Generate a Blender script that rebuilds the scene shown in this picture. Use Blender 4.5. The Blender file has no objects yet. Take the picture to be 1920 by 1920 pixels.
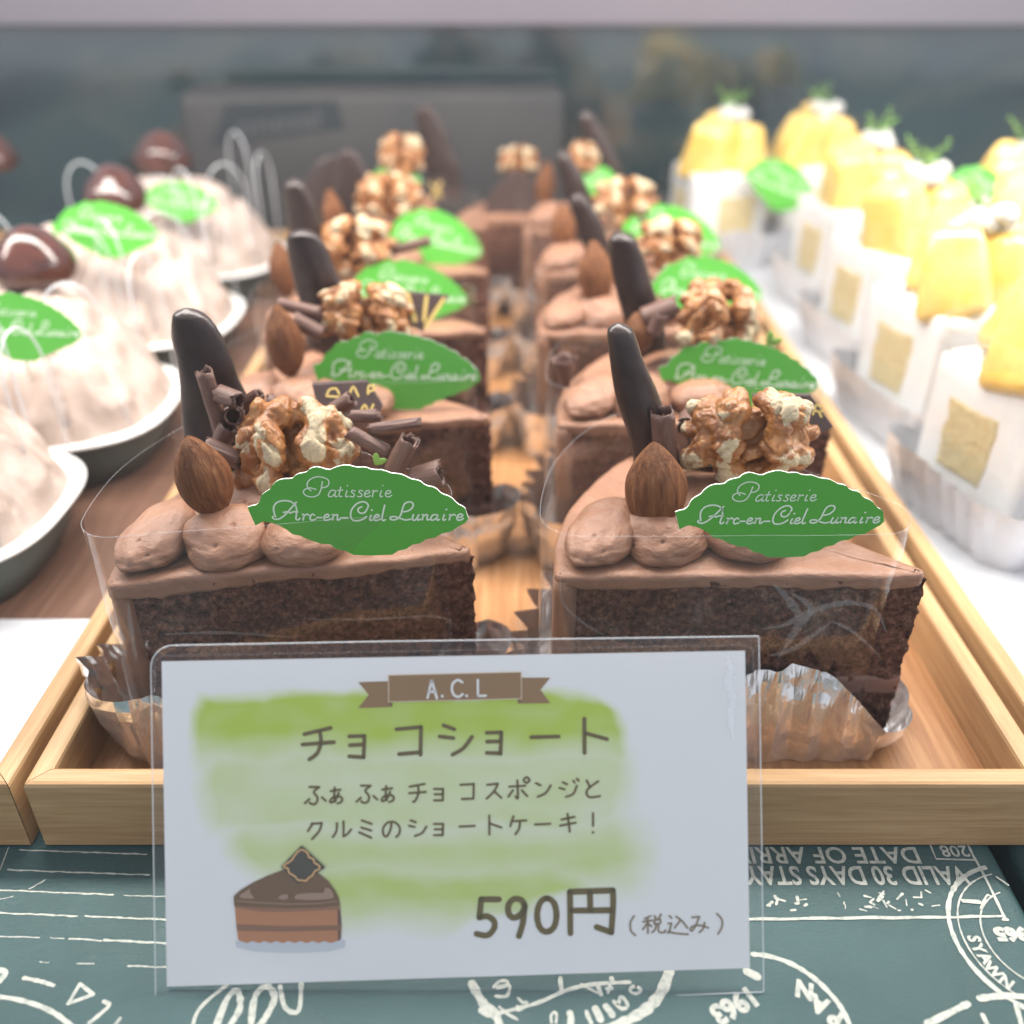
import bpy, bmesh, math, random
from mathutils import Vector, Matrix, noise as N
from math import sin, cos, pi, radians as R
random.seed(7)
S = 0.01                                   # everything below is authored in centimetres
C = bpy.context.scene.collection
SC = bpy.context.scene

# ------------------------------------------------------------------ camera
F, CAMH, PITCH = 1750.0, 18.0, R(31.2)      # focal length in pixels of a 1920 frame, height above the paper, tilt
cam = bpy.data.cameras.new('camera'); camo = bpy.data.objects.new('camera', cam); C.objects.link(camo)
cam.sensor_width = 36; cam.lens = 36 * F / 1920
cam.clip_start = 0.01; cam.clip_end = 20
camo.location = (0, 0, CAMH * S); camo.rotation_euler = (pi / 2 - PITCH, 0, 0)
cam.dof.use_dof = True; cam.dof.focus_distance = 21.0 * S; cam.dof.aperture_fstop = 7.2
SC.camera = camo
CF, SF = cos(PITCH), sin(PITCH)
def ray(px, py):
    a, b = (960 - py) / F, (px - 960) / F
    return Vector((b, CF + a * SF, -SF + a * CF))
def at_y(px, py, y):
    d = ray(px, py); t = y / d.y
    return Vector((d.x * t, y, CAMH + d.z * t))
def at_z(px, py, z=0.0):
    d = ray(px, py); t = (z - CAMH) / d.z
    return Vector((d.x * t, d.y * t, z))
def depth(p): return p[1] * CF - (p[2] - CAMH) * SF

# ------------------------------------------------------------------ world, lamps, exposure
w = bpy.data.worlds.new('World'); SC.world = w; w.use_nodes = True
bg = w.node_tree.nodes['Background']; bg.inputs[0].default_value = (0.93, 0.98, 1.10, 1); bg.inputs[1].default_value = 0.76
def area(name, loc, rot, sx, sy, power, col):
    l = bpy.data.lights.new(name, 'AREA'); l.shape = 'RECTANGLE'; l.size = sx * S; l.size_y = sy * S
    l.energy = power; l.color = col
    o = bpy.data.objects.new(name, l); C.objects.link(o)
    o.location = [v * S for v in loc]; o.rotation_euler = rot
    return o
area('case_light_strip', (0, 32, 34), (R(12), 0, 0), 96, 8, 6.0, (1.0, 0.95, 0.88))
area('side_light_tube', (-36, 36, 30), (0, R(-38), 0), 8, 40, 0.06, (1.0, 0.97, 0.94))
area('right_fill_lamp', (42, 24, 28), (R(20), R(45), 0), 8, 30, 0.45, (1.0, 0.97, 0.94))  # added fill lamp out of frame, brightens the right-hand cakes
SC.view_settings.view_transform = 'Standard'; SC.view_settings.look = 'None'
SC.view_settings.exposure = 0.17; SC.view_settings.gamma = 1
cy = SC.cycles
cy.use_denoising = True
try: cy.denoiser = 'OPENIMAGEDENOISE'
except Exception: pass
cy.max_bounces = 10; cy.diffuse_bounces = 3; cy.glossy_bounces = 4; cy.transmission_bounces = 6
cy.transparent_max_bounces = 40; cy.caustics_reflective = False; cy.caustics_refractive = False
cy.sample_clamp_indirect = 4

# ------------------------------------------------------------------ materials
def lin(r, g, b):
    f = lambda c: (c / 255 / 12.92) if c / 255 <= 0.04045 else ((c / 255 + 0.055) / 1.055) ** 2.4
    return (f(r), f(g), f(b))
class M:
    def __init__(s, name, col=(.5, .5, .5), rough=.5, **kw):
        s.m = bpy.data.materials.new(name); s.m.use_nodes = True
        s.t = s.m.node_tree; s.b = s.t.nodes['Principled BSDF']; s.out = s.t.nodes['Material Output']
        s.b.inputs['Base Color'].default_value = (*col, 1); s.b.inputs['Roughness'].default_value = rough
        for k, v in kw.items():
            i = s.b.inputs[k.replace('_', ' ')]
            i.default_value = v
        s._co = None
    def n(s, typ, **kw):
        nd = s.t.nodes.new(typ)
        for k, v in kw.items():
            if k in nd.inputs: nd.inputs[k].default_value = v
            else: setattr(nd, k, v)
        return nd
    def l(s, a, b): s.t.links.new(a, b)
    def co(s, scale=(1, 1, 1), rnd=False):
        tc = s.n('ShaderNodeTexCoord'); mp = s.n('ShaderNodeMapping')
        mp.inputs['Scale'].default_value = [100 * v for v in scale]
        s.l(tc.outputs['Object'], mp.inputs['Vector'])
        if rnd:
            oi = s.n('ShaderNodeObjectInfo'); ml = s.n('ShaderNodeMath', operation='MULTIPLY'); ml.inputs[1].default_value = 37.0
            s.l(oi.outputs['Random'], ml.inputs[0]); s.l(ml.outputs[0], mp.inputs['Location'])
        return mp.outputs['Vector']
    def noise(s, scale, detail=4, rough=.6, co=(1, 1, 1), dist=0, rnd=True):
        nd = s.n('ShaderNodeTexNoise'); nd.inputs['Scale'].default_value = scale; nd.inputs['Detail'].default_value = detail
        nd.inputs['Roughness'].default_value = rough; nd.inputs['Distortion'].default_value = dist
        s.l(s.co(co, rnd), nd.inputs['Vector']); return nd.outputs['Fac']
    def voro(s, scale, co=(1, 1, 1)):
        nd = s.n('ShaderNodeTexVoronoi'); nd.inputs['Scale'].default_value = scale
        s.l(s.co(co, True), nd.inputs['Vector']); return nd.outputs['Distance']
    def ramp(s, fac, stops):
        r = s.n('ShaderNodeValToRGB'); e = r.color_ramp.elements
        while len(e) < len(stops): e.new(0.5)
        for k, (p, c) in enumerate(stops):
            e[k].position = p; e[k].color = (*c, 1) if len(c) == 3 else c
        s.l(fac, r.inputs[0]); return r.outputs[0]
    def color(s, sock): s.l(sock, s.b.inputs['Base Color']); return s
    def bump(s, fac, strength=.3, dist=.05, prev=None):
        b = s.n('ShaderNodeBump'); b.inputs['Strength'].default_value = strength; b.inputs['Distance'].default_value = dist * S
        s.l(fac, b.inputs['Height'])
        if prev: s.l(prev, b.inputs['Normal'])
        s.l(b.outputs[0], s.b.inputs['Normal']); return b.outputs[0]
    def mix(s, fac, a, b, mode='MIX'):
        m = s.n('ShaderNodeMix', data_type='RGBA', blend_type=mode)
        for v, i in ((fac, 0), (a, 6), (b, 7)):
            if hasattr(v, 'node'): s.l(v, m.inputs[i])
            else: m.inputs[i].default_value = v if i == 0 else (*v, 1)
        return m.outputs[2]
    def attr(s, name='Col'):
        a = s.n('ShaderNodeAttribute'); a.attribute_name = name; return a.outputs['Color']

MT = {}
def cream_mat(name, c1, c2, c3, sss=.12):
    m = M(name, c2, .36)
    m.color(m.ramp(m.noise(1.1, 5), [(.25, c1), (.55, c2), (.8, c3)]))
    p = m.bump(m.noise(4, 6, .66, (1, 1, 2.2)), .5, .10)
    v = m.ramp(m.voro(2.6), [(.02, (0, 0, 0)), (.075, (1, 1, 1))])
    p = m.bump(v, .7, .08, p)
    m.bump(m.noise(22, 4, .7), .32, .02, p)
    m.b.inputs['Subsurface Weight'].default_value = sss
    m.b.inputs['Subsurface Radius'].default_value = (.004, .002, .001)
    m.b.inputs['Specular IOR Level'].default_value = .45
    return m.m
MT['cream'] = cream_mat('chocolate_cream', (.25, .122, .072), (.31, .157, .096), (.37, .198, .126))
def sponge_mat(name, d, c, l, scale=6, pit=.22):
    m = M(name, c, .85)
    base = m.ramp(m.noise(scale, 9, .8), [(.36, d), (.5, c), (.66, l)])
    v = m.ramp(m.voro(scale * .55), [(.08, (pit, pit, pit)), (.34, (1, 1, 1))])
    m.color(m.mix(.65, base, v, 'MULTIPLY'))
    p = m.bump(m.noise(scale * 1.6, 6, .8), 1.0, .16)
    m.bump(m.voro(scale * 2.2), .7, .05, p)
    m.b.inputs['Specular IOR Level'].default_value = .25
    return m.m
MT['sponge'] = sponge_mat('dark_sponge', (.040, .014, .008), (.21, .084, .052), (.48, .25, .165))
MT['filling'] = cream_mat('reddish_filling', (.17, .075, .05), (.23, .11, .075), (.30, .15, .105), 0)
MT['yellow_sponge'] = sponge_mat('yellow_sponge', (.86, .64, .30), (.92, .76, .42), (.94, .83, .54), 4, .88)
def choc_mat(name, c, l, rough, grain=False):
    m = M(name, c, rough)
    if grain:
        g = m.noise(9, 3, .6, (3, 3, .35)); m.color(m.ramp(g, [(.3, c), (.7, l)])); p = m.bump(g, .6, .03)
        m.bump(m.noise(25, 3), .2, .01, p)
    else:
        m.color(m.ramp(m.noise(2.2, 4), [(.3, c), (.7, l)])); m.bump(m.noise(3.5, 3), .25, .06)
    m.b.inputs['Specular IOR Level'].default_value = .45
    return m.m
MT['dark_choc'] = choc_mat('dark_chocolate_coating', (.030, .019, .017), (.046, .029, .025), .30)
MT['curl'] = choc_mat('milk_chocolate_shaving', (.10, .050, .037), (.17, .092, .070), .45, True)
MT['plaque'] = choc_mat('plaque_chocolate', (.045, .026, .022), (.065, .038, .032), .38)
def almond_mat():
    m = M('almond_skin', (.25, .09, .03), .5)
    g = m.noise(3.4, 6, .7, (2.6, 2.6, .20), .3)
    m.color(m.ramp(g, [(.28, (.075, .024, .009)), (.46, (.165, .058, .020)), (.58, (.23, .090, .033)), (.76, (.36, .18, .08))]))
    p = m.bump(g, 1.0, .12); m.bump(m.noise(22, 4), .4, .03, p)
    m.b.inputs['Specular IOR Level'].default_value = .3
    return m.m
MT['almond'] = almond_mat()
def walnut_mat():
    m = M('candied_walnut', (.4, .18, .06), .42)
    base = m.ramp(m.noise(1.8, 5, .6), [(.28, (.15, .048, .013)), (.5, (.32, .13, .040)), (.75, (.48, .25, .095))])
    nz = m.noise(1.05, 6, .62, (1, 1, .8), .8)
    ad = m.n('ShaderNodeMath', operation='ADD'); m.l(nz, ad.inputs[0])
    at = m.n('ShaderNodeAttribute'); at.attribute_name = 'ridge'; m.l(at.outputs['Fac'], ad.inputs[1])
    sp = m.noise(26, 3)
    pale = m.ramp(sp, [(.3, (.38, .29, .17)), (.6, (.52, .43, .29))])
    mask = m.ramp(ad.outputs[0], [(.60, (0, 0, 0)), (.63, (1, 1, 1))])
    m.color(m.mix(mask, base, pale))
    rr = m.ramp(mask, [(0, (.34, .34, .34)), (1, (.8, .8, .8))]); m.l(rr, m.b.inputs['Roughness'])
    p = m.bump(m.noise(6, 5), .35, .05)
    p = m.bump(mask, .5, .03, p); m.bump(sp, .35, .02, p)
    m.b.inputs['Subsurface Weight'].default_value = .08; m.b.inputs['Subsurface Radius'].default_value = (.004, .0018, .0008)
    return m.m
MT['walnut'] = walnut_mat()
MT['leaf_green'] = M('green_card_print', (.085, .37, .04), .36).m
MT['leaf_white'] = M('white_card_edge', (.80, .83, .76), .6).m
MT['leaf_text'] = M('pale_green_ink', (.68, .82, .62), .5).m
MT['gold'] = M('gold_print', (.55, .40, .12), .45).m
def wood_mat(name, dark, mid, light, ax):
    m = M(name, mid, .42)
    sc = {'x': (.10, 1.5, 1.5), 'y': (1.5, .10, 1.5)}[ax]
    g = m.noise(1.6, 6, .62, sc, 1.2)
    fine = m.noise(9, 4, .6, tuple(v * (.5 if v < 1 else 1) for v in sc))
    base = m.ramp(g, [(.25, dark), (.5, mid), (.75, light)])
    m.color(m.mix(.45, base, m.ramp(fine, [(.3, (.62, .52, .42)), (.62, (1, 1, 1))]), 'MULTIPLY'))
    p = m.bump(fine, .25, .02); m.b.inputs['Specular IOR Level'].default_value = .4
    return m.m
MT['wood_x'] = wood_mat('pale_wood_across', (.38, .22, .10), (.49, .30, .145), (.58, .38, .20), 'x')
MT['wood_y'] = wood_mat('pale_wood_along', (.40, .23, .105), (.52, .325, .16), (.60, .40, .215), 'y')
MT['wood_shaded'] = wood_mat('shaded_wood_floor', (.10, .050, .034), (.16, .085, .058), (.22, .13, .09), 'y')  # left tray floor, shade under the cakes put into a darker wood colour
MT['wood_floor'] = wood_mat('orange_wood_floor', (.27, .115, .045), (.42, .205, .085), (.54, .30, .14), 'y')
def paper_mat():
    m = M('green_printed_paper', (.03, .06, .055), .33)
    m.color(m.ramp(m.noise(.35, 4), [(.3, (.009, .056, .056)), (.7, (.020, .078, .080))]))
    p = m.bump(m.noise(13, 6, .75, (.75, 1.5, 1)), .6, .06); m.bump(m.noise(1.2, 3), .2, .08, p)
    m.b.inputs['Specular IOR Level'].default_value = .85
    return m.m
MT['paper'] = paper_mat()
m = M('cream_paper_ink', (.55, .55, .47), .55); m.color(m.ramp(m.noise(9, 4), [(.3, (.27, .30, .27)), (.55, (.46, .47, .41))])); MT['ink'] = m.m
m = M('white_tray_liner', (.6, .6, .62), .5); m.color(m.ramp(m.noise(.8, 5), [(.3, (.50, .52, .56)), (.6, (.63, .635, .645))])); MT['liner'] = m.m
MT['counter'] = M('dark_counter', (.03, .03, .03), .6).m
m = M('foil', (.92, .91, .90), .13, Metallic=.85); m.bump(m.noise(4, 4), .25, .05); MT['foil'] = m.m
m = M('white_foil', (.70, .70, .725), .42, Metallic=.35); m.bump(m.noise(4, 4), .3, .05); MT['foil_white'] = m.m
def film_mat(name, gloss=.05, haze=.0, bump=.25, bscale=.5, tint=(1, 1, 1), base=.06):
    m = M(name); t = m.t; t.nodes.remove(m.b)
    tr = m.n('ShaderNodeBsdfTransparent'); tr.inputs[0].default_value = (*tint, 1)
    gl = m.n('ShaderNodeBsdfGlossy'); gl.inputs['Roughness'].default_value = gloss; gl.inputs[0].default_value = (1, 1, 1, 1)
    lw = m.n('ShaderNodeLayerWeight'); lw.inputs[0].default_value = .5; pw = m.n('ShaderNodeMath', operation='POWER'); pw.inputs[1].default_value = 4.0; m.l(lw.outputs['Facing'], pw.inputs[0]); fr = m.n('ShaderNodeMath', operation='MULTIPLY_ADD'); fr.inputs[1].default_value = .45; fr.inputs[2].default_value = base; m.l(pw.outputs[0], fr.inputs[0])
    b = m.n('ShaderNodeBump'); b.inputs['Strength'].default_value = bump; b.inputs['Distance'].default_value = .1 * S
    m.l(m.noise(bscale, 3, .5), b.inputs['Height']); m.l(b.outputs[0], gl.inputs['Normal'])
    mx = m.n('ShaderNodeMixShader'); m.l(fr.outputs[0], mx.inputs[0]); m.l(tr.outputs[0], mx.inputs[1]); m.l(gl.outputs[0], mx.inputs[2])
    df = m.n('ShaderNodeBsdfDiffuse'); df.inputs[0].default_value = (.9, .92, .95, 1)
    m2 = m.n('ShaderNodeMixShader'); m2.inputs[0].default_value = haze
    m.l(mx.outputs[0], m2.inputs[1]); m.l(df.outputs[0], m2.inputs[2]); m.l(m2.outputs[0], m.out.inputs['Surface'])
    return m.m
MT['film'] = film_mat('clear_film', .06, .004, .35, .6)
MT['film_edge'] = film_mat('film_cut_edge', .12, .13, .1)
MT['crease'] = film_mat('film_crease', .2, .09, .4, 2)
MT['laminate'] = film_mat('laminate', .06, .012, .3, .4, base=.028)
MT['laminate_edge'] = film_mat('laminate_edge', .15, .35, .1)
MT['hoop'] = film_mat('thick_clear_plastic', .12, .34, .1)
m = M('print'); m.color(m.attr()); m.b.inputs['Roughness'].default_value = .55; MT['print'] = m.m
MT['white_cream'] = cream_mat('white_cream', (.84, .82, .79), (.87, .86, .84), (.90, .89, .87))
MT['pink_cream'] = cream_mat('chestnut_cream', (.38, .29, .245), (.49, .39, .335), (.61, .515, .46))
def glossy_mat(name, c1, c2, rough, sss, bump=.3):
    m = M(name, c1, rough); m.color(m.ramp(m.noise(1.2, 4), [(.3, c1), (.7, c2)])); m.bump(m.noise(2.5, 4), bump, .08)
    m.b.inputs['Subsurface Weight'].default_value = sss; m.b.inputs['Subsurface Radius'].default_value = (.006, .004, .001)
    m.b.inputs['Coat Weight'].default_value = .6; m.b.inputs['Coat Roughness'].default_value = .08
    return m.m
MT['mango'] = glossy_mat('mango_flesh', (.82, .52, .10), (.87, .64, .22), .26, .25, .5)
MT['chestnut'] = glossy_mat('glazed_chestnut', (.030, .008, .005), (.085, .022, .011), .14, 0)
m = M('clear_jelly', (.93, .92, .86), .07); m.b.inputs['Transmission Weight'].default_value = .45; m.b.inputs['IOR'].default_value = 1.36; m.bump(m.noise(3, 4), .8, .1); MT['jelly'] = m.m
MT['herb'] = M('green_herb', (.20, .38, .07), .5).m
MT['cup'] = M('grey_green_cup', (.085, .112, .104), .32).m
MT['cup_rim'] = M('white_card_rim', (.8, .8, .78), .45).m
m = M('dark_back_panel', (.020, .036, .046), .10); m.color(m.ramp(m.noise(.075, 5, .6, (1, 1, 1.6), 1.2, False), [(.32, (.004, .018, .028)), (.5, (.012, .032, .036)), (.68, (.045, .050, .042))])); m.b.inputs['IOR'].default_value = 2.1; m.bump(m.noise(.12, 2), .25, .2); MT['back'] = m.m
MT['lilac'] = M('pale_lilac_rail', (.24, .215, .25), .25).m
m = M('reflected_kraft', (.20, .16, .14), .6); m.color(m.ramp(m.noise(.14, 5), [(.3, (.022, .023, .025)), (.7, (.040, .037, .037))])); MT['kraft_reflection'] = m.m
MT['band'] = M('reflected_dark_band', (.010, .016, .021), .6).m
MT['band_ink'] = M('grey_band_lettering', (.05, .055, .06), .6).m

# ------------------------------------------------------------------ mesh helpers
def mesh(name, verts, faces, mats, cols=None, smooth=True, fmat=None, recalc=False, attr=None):
    me = bpy.data.meshes.new(name)
    me.from_pydata([(v[0] * S, v[1] * S, v[2] * S) for v in verts], [], faces)
    for mt in (mats if isinstance(mats, (list, tuple)) else [mats]): me.materials.append(mt)
    if fmat: me.polygons.foreach_set('material_index', fmat)
    if recalc:
        bm = bmesh.new(); bm.from_mesh(me); bmesh.ops.recalc_face_normals(bm, faces=bm.faces); bm.to_mesh(me); bm.free()
    if cols:
        a = me.color_attributes.new('Col', 'FLOAT_COLOR', 'POINT')
        for k, c in enumerate(cols): a.data[k].color = (*c, 1)
    if attr:
        a = me.attributes.new('ridge', 'FLOAT', 'POINT'); a.data.foreach_set('value', attr)
    if smooth: me.polygons.foreach_set('use_smooth', [True] * len(me.polygons))
    me.update(); return me
def put(name, me, parent=None, loc=(0, 0, 0), rot=(0, 0, 0), scale=(1, 1, 1)):
    o = bpy.data.objects.new(name, me); C.objects.link(o)
    o.location = [v * S for v in loc]; o.rotation_euler = rot; o.scale = scale
    if parent: o.parent = parent
    return o
def tag(o, label, cat, group=None, kind=None):
    if label: o['label'] = label
    if cat: o['category'] = cat
    if group: o['group'] = group
    if kind: o['kind'] = kind
    return o
def thing(name, label, cat, loc=(0, 0, 0), rot=(0, 0, 0), group=None, scale=(1, 1, 1)):
    o = put(name, None, None, loc, rot, scale); o.empty_display_size = .01
    return tag(o, label, cat, group)
class MB:
    def __init__(s): s.v = []; s.f = []; s.c = []; s.fm = []
    def add(s, v, f, col=None, mi=0):
        k = len(s.v); s.v += [Vector(x) for x in v]; s.f += [[i + k for i in q] for q in f]; s.fm += [mi] * len(f)
        if col is not None: s.c += [col] * len(v)
    def box(s, x0, y0, z0, x1, y1, z1, b=0.0, mi=0):
        bm = bmesh.new(); bmesh.ops.create_cube(bm, size=1)
        for q in bm.verts: q.co = ((x0 + x1) / 2 + q.co.x * (x1 - x0), (y0 + y1) / 2 + q.co.y * (y1 - y0), (z0 + z1) / 2 + q.co.z * (z1 - z0))
        if b: bmesh.ops.bevel(bm, geom=bm.edges[:], offset=b, segments=3, profile=.5, affect='EDGES')
        bm.verts.index_update(); s.add([q.co.copy() for q in bm.verts], [[q.index for q in f.verts] for f in bm.faces], None, mi); bm.free()
    def mesh(s, name, mat, **kw): return mesh(name, s.v, s.f, mat, cols=s.c if s.c else None, fmat=s.fm if isinstance(mat, (list, tuple)) else None, **kw)
def grid_faces(nu, nv, cu=True, cv=False):
    f = []
    for j in range(nv if cv else nv - 1):
        for i in range(nu if cu else nu - 1):
            a, b = j * nu + i, j * nu + (i + 1) % nu; c, d = ((j + 1) % nv) * nu + (i + 1) % nu, ((j + 1) % nv) * nu + i
            f.append([a, b, c, d])
    return f
def loft(rings, closed=True, cap0=False, cap1=False):
    n = len(rings[0]); v = [p for r in rings for p in r]; f = grid_faces(n, len(rings), closed)
    if cap0: f.append(list(range(n))[::-1])
    if cap1: f.append([(len(rings) - 1) * n + i for i in range(n)])
    return v, f
def tube(pts, rad, seg=8, closed=False):
    pts = [Vector(p) for p in pts]; n = len(pts); rings = []; up = Vector((0.3, 0.2, 1)).normalized()
    for i in range(n):
        a = pts[(i - 1) % n] if (closed or i) else pts[i]; b = pts[(i + 1) % n] if (closed or i < n - 1) else pts[i]
        t = (b - a).normalized(); x = t.cross(up)
        if x.length < 1e-4: x = t.cross(Vector((1, 0, 0)))
        x.normalize(); y = x.cross(t); r = rad[i] if isinstance(rad, (list, tuple)) else rad
        rings.append([pts[i] + x * cos(q * 2 * pi / seg) * r + y * sin(q * 2 * pi / seg) * r for q in range(seg)])
    v = [p for r_ in rings for p in r_]; f = grid_faces(seg, n, True, closed)
    if not closed: f += [list(range(seg))[::-1], [(n - 1) * seg + i for i in range(seg)]]
    return v, f
def sphere(nu=24, nv=16):
    v = []; f = []
    for j in range(nv + 1):
        for i in range(nu):
            th = pi * j / nv; ph = 2 * pi * i / nu
            v.append(Vector((sin(th) * cos(ph), sin(th) * sin(ph), cos(th))))
    return v, [q[::-1] for q in grid_faces(nu, nv + 1, True)]
def catmull(p, n=5, closed=False):
    if len(p) < 3 and not closed: return [Vector(q) for q in p]
    p = [Vector(q) for q in p]; out = []; m = len(p)
    for i in range(m if closed else m - 1):
        g = lambda k: p[k % m] if closed else p[max(0, min(m - 1, k))]
        a, b, c, d = g(i - 1), g(i), g(i + 1), g(i + 2)
        for k in range(n):
            t = k / n
            out.append(.5 * ((2 * b) + (c - a) * t + (2 * a - 5 * b + 4 * c - d) * t * t + (3 * b - a - 3 * c + d) * t ** 3))
    if not closed: out.append(p[-1])
    return out
def ribbon(pts, wd, jit=0.0, caps=True, taper=0):
    """flat stroke in 2D with round ends: list of (x, y), faces"""
    pts = [Vector((q[0], q[1])) for q in pts]; n = len(pts); v = []; f = []
    if n == 1 or (pts[0] - pts[-1]).length < 1e-6 and n == 2:
        m = 12; return [(pts[0].x + cos(k * 2 * pi / m) * wd * .6, pts[0].y + sin(k * 2 * pi / m) * wd * .6) for k in range(m)], [list(range(m))]
    for i in range(n):
        t = (pts[min(i + 1, n - 1)] - pts[max(i - 1, 0)])
        if t.length < 1e-9: t = Vector((1, 0))
        t.normalize(); nn = Vector((-t.y, t.x)); w_ = wd / 2 * (1 + jit * random.uniform(-1, 1))
        if taper: w_ *= 1 - taper * abs(2 * i / (n - 1) - 1) ** 2
        v += [tuple(pts[i] + nn * w_), tuple(pts[i] - nn * w_)]
    for i in range(n - 1): f.append([2 * i, 2 * i + 1, 2 * i + 3, 2 * i + 2])
    if caps:
        for e in (0, n - 1):
            t = (pts[0] - pts[1]) if e == 0 else (pts[-1] - pts[-2]); t.normalize(); nn = Vector((-t.y, t.x)); k0 = len(v); m = 6
            for k in range(m + 1):
                a = pi * k / m; v.append(tuple(pts[e] + (nn * cos(a) + t * sin(a)) * wd / 2 * (1 - taper)))
            f.append(list(range(k0, k0 + m + 1)))
    return v, f
def text2d(s, size=1.0, fat=0.0):
    cu = bpy.data.curves.new('lettering', 'FONT'); cu.body = s; cu.size = size; cu.offset = fat; cu.resolution_u = 3; cu.align_x = 'CENTER'
    o = bpy.data.objects.new('lettering', cu); C.objects.link(o); bpy.context.view_layer.update()
    me = bpy.data.meshes.new_from_object(o.evaluated_get(bpy.context.evaluated_depsgraph_get()))
    v = [(q.co.x, q.co.y) for q in me.vertices]; f = [list(p.vertices) for p in me.polygons]
    bpy.data.objects.remove(o); bpy.data.meshes.remove(me); bpy.data.curves.remove(cu)
    return v, f
def nz(x, y, z, s=1.0, off=0.0): return N.noise(Vector((x * s + off, y * s + off * .7, z * s - off * .3)))

# ------------------------------------------------------------------ the setting
mb = MB(); mb.box(-150, -40, -6, 150, 110, -2.2); tag(put('counter', mb.mesh('counter', MT['counter'], smooth=False)), None, None, None, 'structure')
def riser(x0, x1, label):
    mb = MB(); mb.box(x0, -30, -2.2, x1, 76, 0, .45)
    return tag(put('paper_covered_board', mb.mesh('board', MT['paper'])), label, 'display board', 'boards wrapped in dark green printed paper')
RIS = riser(-60, 11.35, 'wide board wrapped in dark green stamp-print paper under the price card')
RIS2 = riser(11.75, 70, 'dark green printed paper board with rounded edge at the lower right corner')
mb = MB(); mb.box(-75, 74, -2.2, 75, 75.5, 13.3, .1)
tag(put('back_panel', mb.mesh('back_panel', MT['back'], smooth=False)), 'dark blue glossy back panel reflecting the cakes', 'back panel')
mb = MB(); mb.box(-75, 72.6, 13.3, 75, 76, 24, .25)
tag(put('case_rail', mb.mesh('case_rail', MT['lilac'])), 'pale lilac horizontal rail along the top of the dark back panel', 'rail')

# three wooden trays
def tray(x0, x1, y0, y1, label, floor_mat, rail=.52, h=2.06, name='wooden_tray'):
    t = thing(name, label, 'tray', ((x0 + x1) / 2, y0, 0), group='wooden trays in the display case')
    cx = (x0 + x1) / 2; L_, R_ = x0 - cx, x1 - cx; D = y1 - y0
    def rail_mesh(a, b, c, d, mat, nm):                # mitred rail: outer line a-b, inner line c-d
        prof = [(0, 0.06), (0, h - .1), (.03, h - .03), (.1, h)]
        rings = []
        for P, Q in ((a, c), (b, d)):
            P, Q = Vector(P), Vector(Q); r = []
            for (o, z) in prof: r.append((*(P + (Q - P) * (o / rail)), z))
            for (o, z) in [(rail - .1, h), (rail - .03, h - .03), (rail, h - .1), (rail, 0.06)]: r.append((*(P + (Q - P) * (o / rail)), z))
            rings.append(r)
        v, f = loft(rings, True, True, True)
        put(nm, mesh(nm, v, f, mat, smooth=False, recalc=True), t)
    g = .012
    rail_mesh((L_ + g, 0), (R_ - g, 0), (L_ + rail + g, rail), (R_ - rail - g, rail), MT['wood_x'], 'front_rail')
    rail_mesh((R_ - g, D), (L_ + g, D), (R_ - rail - g, D - rail), (L_ + rail + g, D - rail), MT['wood_x'], 'back_rail')
    rail_mesh((L_, D - g), (L_, g), (L_ + rail, D - rail - g), (L_ + rail, rail + g), MT['wood_y'], 'side_rail')
    rail_mesh((R_, g), (R_, D - g), (R_ - rail, rail + g), (R_ - rail, D - rail - g), MT['wood_y'], 'side_rail')
    mb = MB(); mb.box(L_ + rail + .01, rail + .01, .1, R_ - rail - .01, D - rail - .01, .7)
    put('tray_floor', mb.mesh('tray_floor', floor_mat, smooth=False), t)
    return t
TRAY = (-10.9, 12.15, 14.62, 56.4)
tray(*TRAY, 'pale wooden tray carrying the chocolate cake slices in two rows', MT['wood_floor'])
tray(-34.5, -11.22, 14.62, 62, 'wooden tray on the left under the chestnut cream cakes', MT['wood_shaded'])
tray(12.62, 36, 14.62, 70, 'wooden tray on the right under the white mango slices', MT['liner'])
FZ = .7
# paper sheet lying in the left tray
mb = MB(); mb.box(-33.5, 15.3, .704, -11.8, 22.3, .73)
tag(put('paper_sheet', mb.mesh('paper_sheet', MT['liner'], smooth=False)), 'white paper sheet lying at the front of the left tray', 'paper sheet')
mb = MB(); mb.box(13.2, 15.3, .704, 35.4, 69.4, .72)
tag(put('paper_sheet', mb.mesh('paper_sheet', MT['liner'], smooth=False)), 'bluish white paper liner under the white mango slices on the right', 'paper sheet')

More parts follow.
